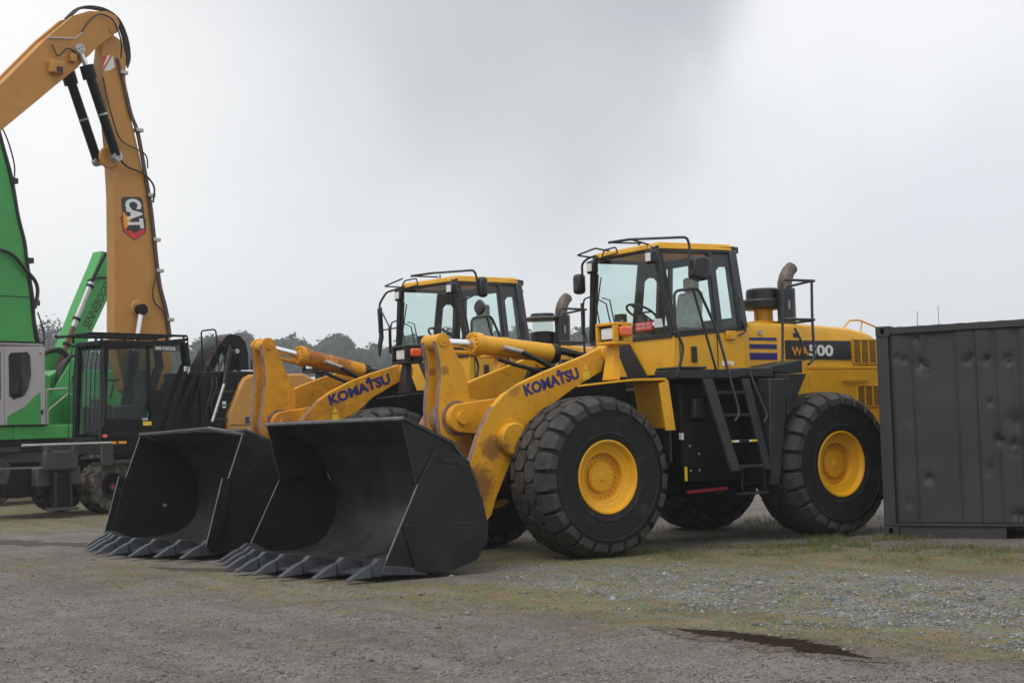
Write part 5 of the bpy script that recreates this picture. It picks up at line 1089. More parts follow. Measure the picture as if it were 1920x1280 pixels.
def handler():
    T = thing('material_handler', 'ochre material handler with black cab and tall raised boom', 'material handler', (0.044, -15.191, 0), R(14))
    undercarriage(T, 'mgrey')
    Cc = 'cat'
    # outrigger at the front near corner
    og = MB().box(0.84, 1.60, -0.02, 0.10, 0.93, 1.34).build('outrigger_guard', 'mgrey', T, bevel=0.05)
    MB().box(0.98, 1.42, 0.0, 0.08, 0.20, 0.91).build('outrigger_leg', 'catblack', og, bevel=0.01)
    for x in (1.03, 1.37): MB().cyl((x, 0.09, 0.22), (x, 0.09, 0.88), 0.028, 12).cyl((x, 0.09, 0.86), (x, 0.09, 0.90), 0.045, 12).build('outrigger_cylinder', 'plastic', og)
    MB().box(0.90, 1.50, -0.1, 0.18, 0.14, 0.20).build('outrigger_foot', 'mgrey', og, bevel=0.01)
    MB().box(0.7, 1.7, -2.3, -0.05, 0.62, 1.0).build('front_cross_beam', 'mgrey', T, bevel=0.03)
    MB().prism([(1.62, 0.45), (2.0, 0.42), (2.25, 0.7), (2.15, 1.0), (1.62, 1.0)], -2.4, -0.25).build('dozer_bracket', 'darker', T, bevel=0.02)
    MB().cyl((2.15, 0.20, 1.46), (0.16, 0.20, 1.46), 0.028, 10).build('side_bar', 'steel', T)
    MB().box(0.04, 0.16, 0.18, 0.23, 1.435, 1.485).box(-0.20, -0.04, 0.18, 0.23, 1.435, 1.485).build('side_lamp', 'orangeprint', T)
    for x in (0.9, 1.5): MB().box(x - .05, x + .05, 0.0, 0.1, 1.34, 1.45).build('bar_bracket', 'mgrey', T)
    MB().box(0.02, 0.28, 0.0, 0.08, 1.0, 1.42).box(-0.9, 0.02, 0.02, 0.08, 1.02, 1.10).build('chassis_step', 'mgrey', T, bevel=0.01)
    MB().box(-1.2, -0.55, 0.0, 0.05, 1.12, 1.36).build('tool_box', 'mgrey', T, bevel=0.01)
    # upper frame and rear body
    MB().box(-5.6, 0.25, -2.35, -0.02, 1.22, 1.50).build('upper_frame', 'catblack', T, bevel=0.02)
    bo = MB(); P = [(-3.02, 1.50), (-3.02, 2.02), (-3.38, 2.70), (-3.48, 2.82), (-3.65, 2.90), (-5.2, 2.93), (-5.7, 2.74), (-5.85, 1.50)]
    bo.prism(P, -2.4, -0.0)
    body = bo.build('engine_body', Cc, T, bevel=0.05)
    MB().box(-5.8, -3.02, 0.003, 0.012, 1.755, 1.770).build('panel_seam', 'darker', body)
    MB().box(-3.74, -3.46, 0.003, 0.015, 1.80, 1.94).build('badge_plate', 'black', body)
    text('badge_lettering', 'CAT', (-3.56, 0.015, 1.84), (-3.66, 0.015, 1.84), (-3.56, 0.015, 1.90), (0, 1, 0), 'white', body)
    MB().box(-4.35, -3.7, -0.9, -0.4, 2.93, 3.02).build('roof_box', 'whitepaint', body, bevel=0.02)
    MB().cyl((-4.9, -1.5, 2.9), (-4.9, -1.5, 3.35), 0.07, 14).build('exhaust_stack', 'darker', body)
    # black equipment hump and catwalk between cab and body
    hump = MB().prism([(-2.05, 1.5), (-2.05, 2.95), (-3.15, 2.98), (-3.93, 2.98), (-3.93, 2.2), (-3.40, 2.6), (-3.0, 2.0), (-3.0, 1.5)], -1.1, -0.12).build('equipment_housing', 'catblack', T, bevel=0.03)
    MB().prism([(-2.45, 2.6), (-2.62, 3.0), (-2.95, 3.50), (-3.18, 3.73), (-3.45, 3.85), (-3.72, 3.82), (-3.87, 3.68), (-3.95, 3.40), (-3.95, 2.6), (-3.66, 2.9), (-3.62, 3.36), (-3.54, 3.55), (-3.38, 3.58), (-3.16, 3.36), (-2.98, 3.0)], -1.0, -0.45).build('hose_arch', 'catblack', hump, bevel=0.03)
    for i in range(4):
        MB().hose([(-2.52 - .02 * i, -0.42 - .05 * i, 2.7), (-2.72, -0.40 - .06 * i, 3.06), (-3.02, -0.40 - .06 * i, 3.52), (-3.25, -0.40 - .06 * i, 3.76)], 0.025).build('hydraulic_hose', 'redhose' if i % 2 else 'hose', hump)
    for x, z in ((-2.56, 2.85), (-2.72, 3.09), (-2.9, 3.36), (-3.10, 3.62)): MB().beam((x - .10, -0.38, z - .06), (x + .12, -0.38, z + .07), 0.03, 0.03, (0, 1, 0)).build('hose_clamp', 'plastic', hump)
    MB().hose([(-3.0, -0.4, 2.9), (-3.15, -0.38, 3.2), (-3.35, -0.38, 3.45), (-3.55, -0.4, 3.3)], 0.02).hose([(-3.1, -0.42, 2.8), (-3.3, -0.4, 3.1), (-3.45, -0.4, 3.5)], 0.018).build('loose_hose', 'plastic', hump)
    for x, z in ((-3.58, 3.45), (-3.52, 2.96), (-2.78, 1.94)): MB().cyl((x, -0.44, z), (x, -0.39, z), 0.055, 14).build('pin_end', 'steel', hump)
    MB().tube([(-2.56, -0.02, 1.85), (-2.92, -0.02, 2.72)], 0.035, 10).build('gas_strut', 'steel', hump); MB().tube([(-2.9, -0.02, 2.68), (-3.30, -0.3, 3.55)], 0.05, 10).build('strut_barrel', 'catblack', hump)
    MB().tube([(-2.60, -0.35, 2.98), (-2.55, -0.35, 3.88), (-2.95, -0.35, 3.93), (-3.02, -0.35, 3.1)], 0.018, 8, 0.08).build('guard_hoop', 'catblack', hump)
    MB().box(-2.45, -2.30, -0.10, -0.06, 1.6, 2.9).build('handrail_plate', 'catblack', hump, bevel=0.02)
    MB().box(-3.30, -3.24, -0.10, -0.09, 2.2, 2.38).box(-3.0, -2.9, -0.10, -0.09, 2.15, 2.3).build('white_label', 'white', hump)
    MB().box(-3.9, -3.3, -0.11, -0.09, 1.6, 2.6).build('service_door', 'catblack', hump, bevel=0.02)
    for a, b_ in (((-2.15, -0.08, 2.95), (-1.62, -0.08, 1.75)), ((-2.35, -0.08, 2.9), (-1.85, -0.08, 1.62))): MB().beam(a, b_, 0.04, 0.09, (0, 1, 0)).build('slanted_arm', 'catblack', hump, bevel=0.01)
    for z in (1.9, 2.2, 2.5): MB().beam((-2.75, -0.09, z), (-3.2, -0.09, z + .03), 0.03, 0.035).build('step_rung', 'mgrey', hump)
    for k in range(2): MB().hose([(-2.5 - .3 * k, -0.08, 1.7), (-2.42 - .14 * k, -0.05, 2.1 + .1 * k), (-2.6 - .12 * k, -0.06, 2.6), (-2.7 - .1 * k, -0.2, 3.0)], 0.018).build('hydraulic_hose', 'hose', hump)
    # cab
    cab = bpy.data.objects.new('cab', None); COL.objects.link(cab); cab.parent = T
    def bar(n_, a, b_, w, h, u=(0, 1, 0), m_='catblack', bv=0.012): return MB().beam(a, b_, w, h, u).build(n_, m_, cab, bevel=bv)
    for y in (-0.05, -1.05):
        bar('front_pillar', (0.20, y, 1.60), (0.10, y, 3.46), 0.11, 0.13); bar('roof_rail', (0.15, y, 3.49), (-1.86, y, 3.58), 0.12, 0.14)
        bar('door_sill', (0.22, y, 1.60), (-1.50, y, 1.62), 0.12, 0.16); bar('rear_pillar', (-1.86, y, 3.58), (-1.93, y, 3.05), 0.10, 0.20); bar('rear_pillar', (-1.90, y, 3.10), (-1.28, y, 1.65), 0.10, 0.24)
        bar('quarter_frame', (-2.05, y, 2.75), (-1.45, y, 1.65), 0.06, 0.07)
    bar('mid_pillar', (-0.98, -0.03, 1.65), (-0.93, -0.03, 3.48), 0.06, 0.07)
    MB().box(-1.86, 0.15, -1.10, 0.0, 3.52, 3.60).build('cab_roof', 'catblack', cab, bevel=0.03)
    MB().box(-1.9, 0.22, -1.10, -0.02, 1.50, 1.60).build('cab_floor', 'catblack', cab)
    MB().box(-1.35, -0.95, -0.04, -0.01, 1.66, 2.55).box(-1.0, 0.16, -0.04, -0.01, 1.66, 1.95).build('door_panel', 'catblack', cab, bevel=0.02)
    MB().prism([(0.10, 1.7), (0.04, 3.44), (-1.84, 3.53), (-1.88, 3.06), (-1.30, 1.7)], -0.062, -0.055).build('door_glass', 'glass_dark', cab, smooth_deg=0)
    MB().prism([(0.10, 1.7), (0.04, 3.44), (-1.84, 3.53), (-1.88, 3.06), (-1.30, 1.7)], -1.05, -1.043).build('side_glass', 'glass_dark', cab, smooth_deg=0)
    MB().hexa([(0.19, -0.08, 1.68), (0.19, -1.02, 1.68), (0.10, -1.02, 3.44), (0.10, -0.08, 3.44)], [(0.184, -0.08, 1.68), (0.184, -1.02, 1.68), (0.094, -1.02, 3.44), (0.094, -0.08, 3.44)]).build('front_glass', 'glass_dark', cab, smooth_deg=0)
    MB().box(-1.05, -0.55, -0.82, -0.32, 1.9, 2.25).hexa([(-0.98, -0.80, 2.2), (-0.98, -0.34, 2.2), (-1.12, -0.34, 2.2), (-1.12, -0.80, 2.2)], [(-1.12, -0.76, 3.0), (-1.12, -0.38, 3.0), (-1.22, -0.38, 3.0), (-1.22, -0.76, 3.0)]).build('driver_seat', 'seat', cab, bevel=0.05)
    MB().box(-0.3, -0.05, -0.9, -0.6, 1.7, 2.4).build('console', 'brownint', cab, bevel=0.03); MB().box(-0.12, 0.08, -1.0, -0.10, 1.6, 2.25).build('dashboard', 'plastic', cab, bevel=0.04); MB().tube([(-0.3, -0.5, 2.4), (-0.4, -0.5, 2.75), (-0.5, -0.45, 2.8)], 0.02, 6).build('steering_column', 'plastic', cab)
    MB().tube([(-0.32 + 0.15 * math.cos(a), -0.5 + 0.15 * math.sin(a), 2.78) for a in [2 * PI * i / 16 for i in range(17)]], 0.014, 6).build('steering_wheel', 'plastic', cab)
    # front guard bars
    gd = MB().beam((0.36, -0.02, 1.56), (0.36, -1.10, 1.56), 0.04, 0.05).beam((0.24, -0.02, 3.52), (0.24, -1.10, 3.52), 0.04, 0.05).build('guard_frame', 'catblack', cab)
    for i in range(7):
        y = -0.06 - i * 0.165; MB().tube([(0.37, y, 1.56), (0.34, y, 2.9), (0.25, y, 3.52)], 0.009, 6, 0.3).build('guard_bar', 'catblack', gd)
    MB().tube([(0.30, 0.04, 1.55), (0.27, 0.04, 3.35)], 0.015, 6).build('grab_rail', 'mgrey', cab)
    MB().hose([(0.22, 0.05, 3.4), (0.24, 0.06, 3.2), (0.20, 0.05, 2.5), (0.24, 0.05, 1.8)], 0.02).build('washer_hose', 'hose', cab)
    # roof guard
    rg = MB().box(-1.92, 0.50, -0.04, 0.02, 3.70, 3.75).box(-1.92, 0.62, -1.14, -1.08, 3.70, 3.75).box(0.50, 0.60, -1.14, 0.02, 3.68, 3.73).box(-1.95, -1.89, -1.14, 0.02, 3.62, 3.68)
    rgo = rg.build('roof_guard', 'catblack', cab, bevel=0.01)
    for i in range(14): x = 0.35 - i * 0.16; MB().box(x, x + 0.03, -1.08, -0.04, 3.715, 3.735).build('guard_bar', 'catblack', rgo)
    for x in (0.2, -0.35, -1.4): MB().box(x - .02, x + .02, -0.03, 0.01, 3.58, 3.70).box(x - .02, x + .02, -1.12, -1.08, 3.58, 3.70).build('guard_post', 'catblack', rgo)
    MB().tube([(-1.45, 0.0, 3.72), (-1.85, 0.0, 3.72), (-1.8, 0, 3.62), (-1.5, 0, 3.60)], 0.018, 6, 0.04).tube([(-1.93, 0, 3.72), (-1.97, 0, 3.0)], 0.015, 6).build('rear_hoop', 'catblack', rgo)
    MB().box(-1.68, -1.02, 0.035, 0.045, 3.38, 3.50).build('sign_plate', 'black', cab)
    text('model_lettering', 'MH3026', (-1.08, 0.045, 3.405), (-1.58, 0.045, 3.405), (-1.08, 0.045, 3.48), (0, 1, 0), 'white', cab, bold=0.01)
    MB().prism([(0.24, 1.565), (0.14, 1.565), (0.14, 1.635), (0.24, 1.635)], 0.02, 0.06).build('side_marker', 'amber', cab, bevel=0.015)
    MB().box(-0.97, -0.76, 0.0, 0.006, 1.80, 1.885).build('warning_label', 'safety', cab); MB().box(-0.88, -0.74, 0.0, 0.006, 1.91, 1.96).build('blue_label', 'lgrey', cab)
    MB().box(-1.93, -1.78, 0.06, 0.07, 2.95, 3.06).box(-1.9, -1.86, -.02, .065, 2.9, 3.0).build('square_reflector', 'white', cab)
    # boom
    P = [(-1.75, 2.2), (-1.25, 2.6), (-1.05, 3.4), (-1.01, 4.0), (-1.04, 5.0), (-1.05, 6.9), (-1.00, 8.0), (-0.90, 9.0), (-0.78, 9.9), (-0.85, 10.4), (-1.05, 10.55), (-1.32, 10.42), (-1.42, 10.1), (-1.40, 9.6),
         (-1.50, 8.8), (-1.73, 7.9), (-1.96, 6.84), (-2.10, 5.9), (-2.20, 5.3), (-2.35, 4.44), (-2.47, 3.83), (-2.5, 3.0), (-2.3, 2.2)]
    boom = MB().prism(P, -1.72, -1.40).build('boom', Cc, T, bevel=0.015)
    lg = [Vector((-1.24, -1.398, 6.83)), Vector((-1.24 - 0.56, -1.398, 6.90)), Vector((-1.34, -1.398, 6.13))]
    # maker's emblem, reading downwards: dark plate, white letters, red and dark hexagon below
    def em(pts, m_, y0, y1, n_): return MB().prism(pts, y0, y1).build(n_, m_, boom, smooth_deg=0)
    em([(-1.20, 6.45), (-1.27, 6.12), (-1.56, 5.94), (-1.86, 6.14), (-1.87, 6.45), (-1.6, 6.55)], 'black', -1.3995, -1.3965, 'emblem_hexagon')
    em([(-1.225, 6.44), (-1.292, 6.135), (-1.56, 5.965), (-1.84, 6.15), (-1.83, 6.26), (-1.56, 6.10), (-1.36, 6.22), (-1.33, 6.44)], 'red', -1.3962, -1.3942, 'emblem_chevron')
    em([(-1.23, 6.83), (-1.28, 6.90), (-1.72, 6.94), (-1.79, 6.88), (-1.86, 6.22), (-1.36, 6.15), (-1.27, 6.45)], 'black', -1.3940, -1.3922, 'emblem_plate')
    em([(-1.27, 6.58), (-1.40, 6.45), (-1.52, 6.49), (-1.36, 6.20), (-1.30, 6.22)], 'orangeprint', -1.3920, -1.3905, 'emblem_triangle')
    text('emblem_letters', 'CAT', (-1.31, -1.390, 6.86), (-1.395, -1.390, 6.20), (-1.73, -1.390, 6.90), (0, 1, 0), 'white', boom, bold=0.05)
    # pins, cylinders
    MB().lathe([(0.0001, 0), (0.16, 0), (0.20, -0.03), (0.20, -0.04)], 24, (-1.62, -1.37, 4.42)).build('cylinder_boss', Cc, boom)
    bcyl = MB().cyl((-1.64, -1.30, 4.39), (-1.45, -1.30, 3.45), 0.065, 16).build('boom_cylinder_rod', 'chrome', T)
    MB().cyl((-1.64, -1.38, 4.39), (-1.64, -1.22, 4.39), 0.125, 20).build('rod_eye', 'catblack', bcyl); MB().cyl((-1.45, -1.30, 3.45), (-1.15, -1.30, 2.0), 0.12, 18).build('boom_cylinder', 'catblack', bcyl)
    MB().lathe([(0.0001, 0), (0.22, 0), (0.25, -0.03), (0.25, -0.04)], 24, (-0.93, -1.37, 7.74)).build('cylinder_boss', Cc, boom)
    for (y, a, b_, c_) in ((-1.20, (-0.10, 9.98), (-0.30, 9.60), (-1.00, 7.75)), (-1.95, (-0.10, 9.98), (-0.30, 9.60), (-1.00, 7.75))):
        sc = MB().cyl((b_[0], y, b_[1]), (c_[0], y, c_[1]), 0.105, 18).build('stick_cylinder', 'catblack', T)
        MB().cyl((a[0], y, a[1]), (b_[0], y, b_[1]), 0.060, 14).build('piston_rod', 'chrome', sc)
        MB().cyl((b_[0] + .02, y, b_[1] + .06), (b_[0] - .07, y, b_[1] - .22), 0.155, 18).build('cylinder_head', 'catblack', sc)
        for px_, pz in (a, c_): MB().cyl((px_, y - .07, pz), (px_, y + .07, pz), 0.115, 20).cyl((px_, y + .07, pz), (px_, y + .085, pz), 0.095, 20).build('pin_cap', 'steel', sc)
        for px_, pz in (a, c_):
            for k in range(3): q = 2 * PI * k / 3; MB().cyl((px_ + .045 * math.cos(q), y + .085, pz + .045 * math.sin(q)), (px_ + .045 * math.cos(q), y + .095, pz + .045 * math.sin(q)), 0.016, 8).build('pin_bolt', 'plastic', sc)
        MB().cyl((-0.66, y, 8.66), (-0.675, y, 8.62), 0.115, 18).build('cylinder_band', 'steel', sc)
    # stick, reaching forward and down out of the picture
    St = [(5.2, 4.5), (5.2, 5.6), (3.4, 7.32), (1.65, 9.02), (0.59, 10.17), (0.0, 10.72), (-0.4, 10.90), (-0.85, 10.98), (-1.08, 10.93), (-1.18, 10.78), (-1.12, 10.58), (-0.95, 10.42), (-0.60, 10.14), (-0.40, 9.92), (-0.25, 9.78), (-0.11, 9.60), (0.44, 9.12), (0.95, 8.66), (1.69, 8.0), (3.4, 6.35)]
    stick = MB().prism(St, -1.36, -1.26).prism(St, -1.86, -1.76).prism([(5.2, 4.56), (5.2, 5.55), (3.4, 7.26), (1.65, 8.96), (0.59, 10.1), (0.0, 10.6), (-0.1, 9.75), (0.44, 9.18), (0.95, 8.72), (1.69, 8.06), (3.4, 6.41)], -1.762, -1.358).build('stick', Cc, T, bevel=0.012)
    MB().cyl((-1.0, -1.27, 10.62), (-1.0, -1.235, 10.62), 0.12, 24).cyl((-1.0, -1.235, 10.62), (-1.0, -1.225, 10.62), 0.07, 20).build('elbow_pin', Cc, stick)
    MB().box(0.30, 0.62, -1.25, -1.10, 9.36, 9.62).build('valve_block', Cc, stick, bevel=0.02); MB().box(-0.02, 0.12, -1.26, -1.14, 9.68, 9.86).build('valve_block', Cc, stick, bevel=0.02)
    MB().box(0.36, 0.50, -1.10, -1.09, 9.38, 9.50).build('valve_cover', 'plastic', stick)
    MB().hose([(0.55, -1.2, 9.98), (0.42, -1.18, 9.75), (0.2, -1.18, 9.95), (0.02, -1.2, 9.9), (0.0, -1.2, 9.75)], 0.016).build('thin_pipe', 'plastic', stick)
    MB().tube([(0.62, -1.22, 10.12), (0.0, -1.2, 10.20), (-0.18, -1.18, 10.36)], 0.018, 8, 0.05).build('grab_bar', 'steel', stick)
    for k, pth in enumerate(([(0.0, 10.70), (-0.26, 10.95), (-0.53, 11.04), (-0.93, 11.05), (-1.22, 10.93), (-1.43, 10.61), (-1.50, 10.1), (-1.45, 9.9)], [(-0.05, 10.75), (-0.3, 10.98), (-0.6, 11.08), (-0.98, 11.07), (-1.3, 10.9), (-1.5, 10.5), (-1.55, 10.1), (-1.48, 9.85)])):
        for j in range(2): MB().hose([(x, -1.45 - 0.12 * j, z + 0.015 * j) for x, z in pth], 0.024).build('elbow_hose', 'hose' if (k + j) % 2 else 'plastic', stick)
    MB().hose([(-0.15, -1.2, 10.34), (-0.33, -1.18, 10.62), (-0.56, -1.18, 10.83), (-0.78, -1.18, 10.85), (-0.99, -1.18, 10.74), (-1.18, -1.22, 10.35), (-1.22, -1.3, 10.0)], 0.018).build('elbow_hose', 'hose', stick)
    for k, (m_, off) in enumerate((('hose', 0.0), ('redhose', 0.07), ('hose', 0.13))):
        pth = [(-1.20, 10.0), (-1.33, 9.5), (-1.50, 8.83), (-1.68, 8.40), (-1.85, 7.54), (-1.98, 6.83), (-2.08, 5.95), (-2.14, 5.39), (-2.22, 4.9), (-2.36, 4.4), (-2.45, 3.8)]
        MB().hose([(x - off * 0.9 + .05, -1.36 - off * 0.6, z) for x, z in pth], 0.022).build('boom_pipe', m_, boom)
    for x, z in ((-1.28, 9.7), (-1.66, 8.45), (-1.95, 7.0), (-2.07, 6.0), (-2.14, 5.3), (-2.40, 4.2)): MB().box(x - .14, x + .05, -1.5, -1.32, z - .04, z + .04).build('pipe_clamp', 'steel', boom, bevel=0.01)
    MB().hose([(-0.66, -1.15, 9.45), (-0.76, -1.2, 9.14), (-0.92, -1.25, 8.68), (-1.17, -1.3, 8.17), (-1.57, -1.3, 8.0), (-1.83, -1.3, 7.88), (-1.9, -1.33, 7.6)], 0.016).build('cylinder_hose', 'hose', boom)
    MB().hose([(-1.02, -1.15, 7.72), (-1.3, -1.25, 7.56), (-1.77, -1.3, 7.45), (-2.03, -1.3, 7.19), (-2.02, -1.33, 6.83)], 0.022).build('cylinder_hose', 'hose', boom)
    MB().hose([(-2.10, -1.32, 5.25), (-1.98, -1.32, 4.9), (-2.0, -1.32, 4.6), (-2.2, -1.32, 4.4), (-2.36, -1.34, 4.2)], 0.018).build('cylinder_hose', 'hose', boom)
    MB().prism([(-0.81, 9.99), (-1.07, 10.06), (-1.13, 9.75), (-0.86, 9.66)], -1.399, -1.395).build('reflector_plate', 'white', boom, smooth_deg=0)
    MB().prism([(-0.81, 9.99), (-0.93, 10.02), (-0.83, 9.80)], -1.3945, -1.391).prism([(-1.07, 10.06), (-1.10, 9.90), (-0.90, 9.68), (-0.86, 9.66), (-0.85, 9.74)][:0] or [(-1.13, 9.75), (-1.125, 9.80), (-1.0, 9.70)], -1.3945, -1.391).prism([(-1.07, 10.06), (-1.02, 10.045), (-0.845, 9.76), (-0.855, 9.70)], -1.3945, -1.3935).build('reflector_stripe', 'red', boom, smooth_deg=0)
    return T
handler()

def green_handler_near():
    T = thing('material_handler', 'green material handler with light grey cab at the left edge', 'material handler', (0.504, -22.067, 0), R(14))
    undercarriage(T, 'mgrey', 2.8, 0.12, 1.1)
    MB().box(-5.2, 1.2, -2.5, -0.05, 1.60, 1.93).build('upper_deck', 'green', T, bevel=0.02)
    MB().box(-5.2, 1.2, -2.45, -0.10, 1.30, 1.598).build('deck_underside', 'darker', T)
    MB().box(-0.52, -0.42, -0.045, -0.02, 1.60, 1.90).build('deck_rib', 'green', T)
    MB().box(-2.0, 0.9, -0.9, -0.15, 1.02, 1.30).build('chassis_step', 'mgrey', T, bevel=0.02)
    cab = bpy.data.objects.new('cab', None); COL.objects.link(cab); cab.parent = T
    # side wall as frame pieces around the windows
    x0, x1 = -1.22, -0.16
    w = [(-0.28, 3.66), (-0.33, 3.73), (-0.77, 3.76), (-0.84, 3.68), (-0.86, 3.20), (-0.78, 2.86), (-0.66, 2.68), (-0.40, 2.60), (-0.29, 2.68)]
    o = [(-0.16, 3.66), (-0.16, 3.90), (-1.22, 3.92), (-1.22, 3.70), (-1.22, 3.2), (-1.22, 2.86), (-1.22, 1.96), (-0.16, 1.94), (-0.16, 2.68)]
    s = MB()
    for i in range(9):
        j = (i + 1) % 9; s.prism([o[i], o[j], w[j], w[i]], -0.05, 0.0)
    s.build('door', 'lgrey', cab, smooth_deg=0)
    MB().prism(w, -0.04, -0.03).build('door_window', 'glass_dark', cab, smooth_deg=0)
    for a, b_ in zip(w, w[1:] + w[:1]): pass
    MB().tube([(x, 0.002, z) for x, z in w + w[:1]], 0.014, 6).build('window_seal', 'plastic', cab)
    MB().prism([(-0.20, 1.97), (-0.22, 2.15), (-0.30, 2.22), (-0.70, 2.42), (-0.95, 2.66), (-1.13, 2.78), (-1.13, 1.97)], 0.001, 0.006).build('green_wedge', 'green', cab, smooth_deg=0)
    MB().box(-0.15, 1.2, -0.06, -0.01, 1.94, 2.60).box(-0.15, 1.2, -0.06, -0.01, 3.74, 3.90).box(-0.15, -0.08, -0.06, -0.01, 2.6, 3.74).build('side_wall', 'lgrey', cab)
    MB().box(-0.08, 1.1, -0.05, -0.04, 2.6, 3.74).build('side_window', 'glass_dark', cab, smooth_deg=0)
    MB().box(-1.22, 1.2, -1.1, 0.0, 3.92, 4.0).build('cab_roof', 'lgrey', cab, bevel=0.03); MB().box(-1.26, 1.2, -1.1, 0.01, 4.0, 4.03).build('roof_gasket', 'darker', cab)
    MB().box(-1.26, -1.20, -1.1, -0.0, 1.94, 3.92).build('rear_wall', 'lgrey', cab, bevel=0.01); MB().box(-1.2, 1.2, -1.1, -1.05, 1.94, 3.9).build('far_wall', 'brownint', cab); MB().box(-0.7, -0.2, -0.8, -0.3, 1.95, 3.0).build('driver_seat', 'brownint', cab, bevel=0.05)
    MB().box(-1.3, 1.2, -1.1, 0.01, 1.935, 1.965).build('cab_mount', 'darker', cab)
    MB().cyl((-1.13, 0.0, 3.74), (-1.13, 0.012, 3.74), 0.02, 8).cyl((-1.05, 0.0, 2.5), (-1.05, 0.012, 2.5), 0.014, 8).cyl((-0.27, 0.0, 2.05), (-0.27, 0.012, 2.05), 0.014, 8).box(-1.19, -1.13, 0, 0.02, 2.22, 2.32).build('door_bolt', 'plastic', cab)
    # boom
    P = [(0.6, 2.0), (0.6, 6.0), (0.6, 10.8), (-0.5, 10.8), (-0.84, 9.51), (-1.13, 8.42), (-1.50, 6.78), (-1.69, 5.26), (-1.80, 4.14), (-1.8, 3.0), (-1.4, 2.0)]
    boom = MB().prism(P, -1.9, -1.4).build('boom', 'green', T, bevel=0.02)
    MB().box(-1.72, 0.5, -1.398, -1.392, 5.28, 5.30).build('weld_seam', 'darker', boom)
    for k in range(3):
        MB().hose([(-0.62 - .02 * k, -1.38 - .08 * k, 10.4), (-0.92, -1.38 - .08 * k, 9.3), (-1.18, -1.38 - .08 * k, 8.4), (-1.36, -1.38 - .08 * k, 7.4), (-1.53, -1.38 - .08 * k, 6.75), (-1.60, -1.38 - .08 * k, 6.2), (-1.74, -1.38 - .08 * k, 5.3), (-1.78, -1.38 - .08 * k, 4.7), (-1.9 - .03 * k, -1.38 - .08 * k, 4.1)], 0.045).build('boom_hose', 'hose', boom)
    MB().hose([(0.3, -1.3, 6.3), (-0.4, -1.3, 6.48), (-0.85, -1.3, 6.46), (-1.2, -1.3, 6.32), (-1.5, -1.3, 6.0), (-1.78, -1.3, 5.7), (-1.84, -1.3, 5.4), (-1.75, -1.3, 5.0)], 0.05).build('boom_hose', 'hose', boom)
    MB().hose([(-0.80, -1.3, 9.8), (-1.05, -1.3, 9.3), (-1.22, -1.3, 8.7), (-1.2, -1.3, 8.2)], 0.02).build('thin_hose', 'hose', boom); MB().hose([(-1.84, -1.3, 4.9), (-2.0, -1.3, 4.4), (-2.0, -1.3, 4.0)], 0.02).build('thin_hose', 'hose', boom)
    for x, z in ((-1.2, 8.3), (-1.62, 6.25), (-1.78, 5.15)): MB().box(x - .14, x + .04, -1.6, -1.32, z - .07, z + .07).build('hose_clamp', 'plastic', boom)
    # body panels beside the cab, with handrail
    MB().prism([(-1.30, 1.93), (-1.30, 2.6), (-1.75, 3.05), (-2.35, 3.4), (-5.1, 3.4), (-5.2, 1.93)], -2.4, -1.2).build('engine_body', 'green', T, bevel=0.04)
    MB().prism([(-1.45, 1.93), (-1.45, 3.3), (-1.75, 3.2), (-1.75, 1.93)], -1.2, -0.6).build('body_panel', 'green', T, bevel=0.01)
    MB().prism([(-1.78, 1.93), (-1.78, 2.5), (-2.6, 3.7), (-2.8, 3.7), (-2.2, 2.5), (-2.2, 1.93)], -0.95, -0.85).build('stair_side', 'green', T, bevel=0.01)
    MB().box(-2.6, -1.46, -1.0, -0.2, 1.93, 1.97).build('walkway', 'green', T); MB().box(-3.0, -2.25, -0.8, -0.3, 1.97, 2.75).build('tool_locker', 'green', T, bevel=0.03)
    MB().tube([(-1.31, -0.05, 1.97), (-1.31, -0.05, 2.83), (-1.94, -0.05, 2.87), (-1.94, -0.05, 2.74), (-1.34, -0.05, 2.30), (-1.34, -0.05, 1.97)], 0.022, 8, 0.08).build('handrail', 'steel', T)
    for k in range(3): MB().hose([(-2.2 - .03 * k, -1.0 - .1 * k, 2.9), (-2.36, -1.0 - .1 * k, 3.4), (-2.58, -1.0 - .1 * k, 3.72 - .07 * k), (-2.85, -1.0 - .1 * k, 3.74 - .07 * k), (-2.98, -1.0 - .1 * k, 3.5), (-2.8, -1.0 - .1 * k, 3.15)], 0.055).build('hose_loop', 'hose', T)
    MB().box(0.25, 0.75, -0.02, 0.05, 1.40, 1.58).build('red_lamp', 'redpaint', T); MB().box(0.02, 0.12, -0.0, 0.05, 1.55, 1.70).build('yellow_marker', 'safety', T)
    MB().box(-0.55, 0.0, -0.3, 0.0, 1.30, 1.42).build('step_plate', 'mgrey', T)
    return T
green_handler_near()

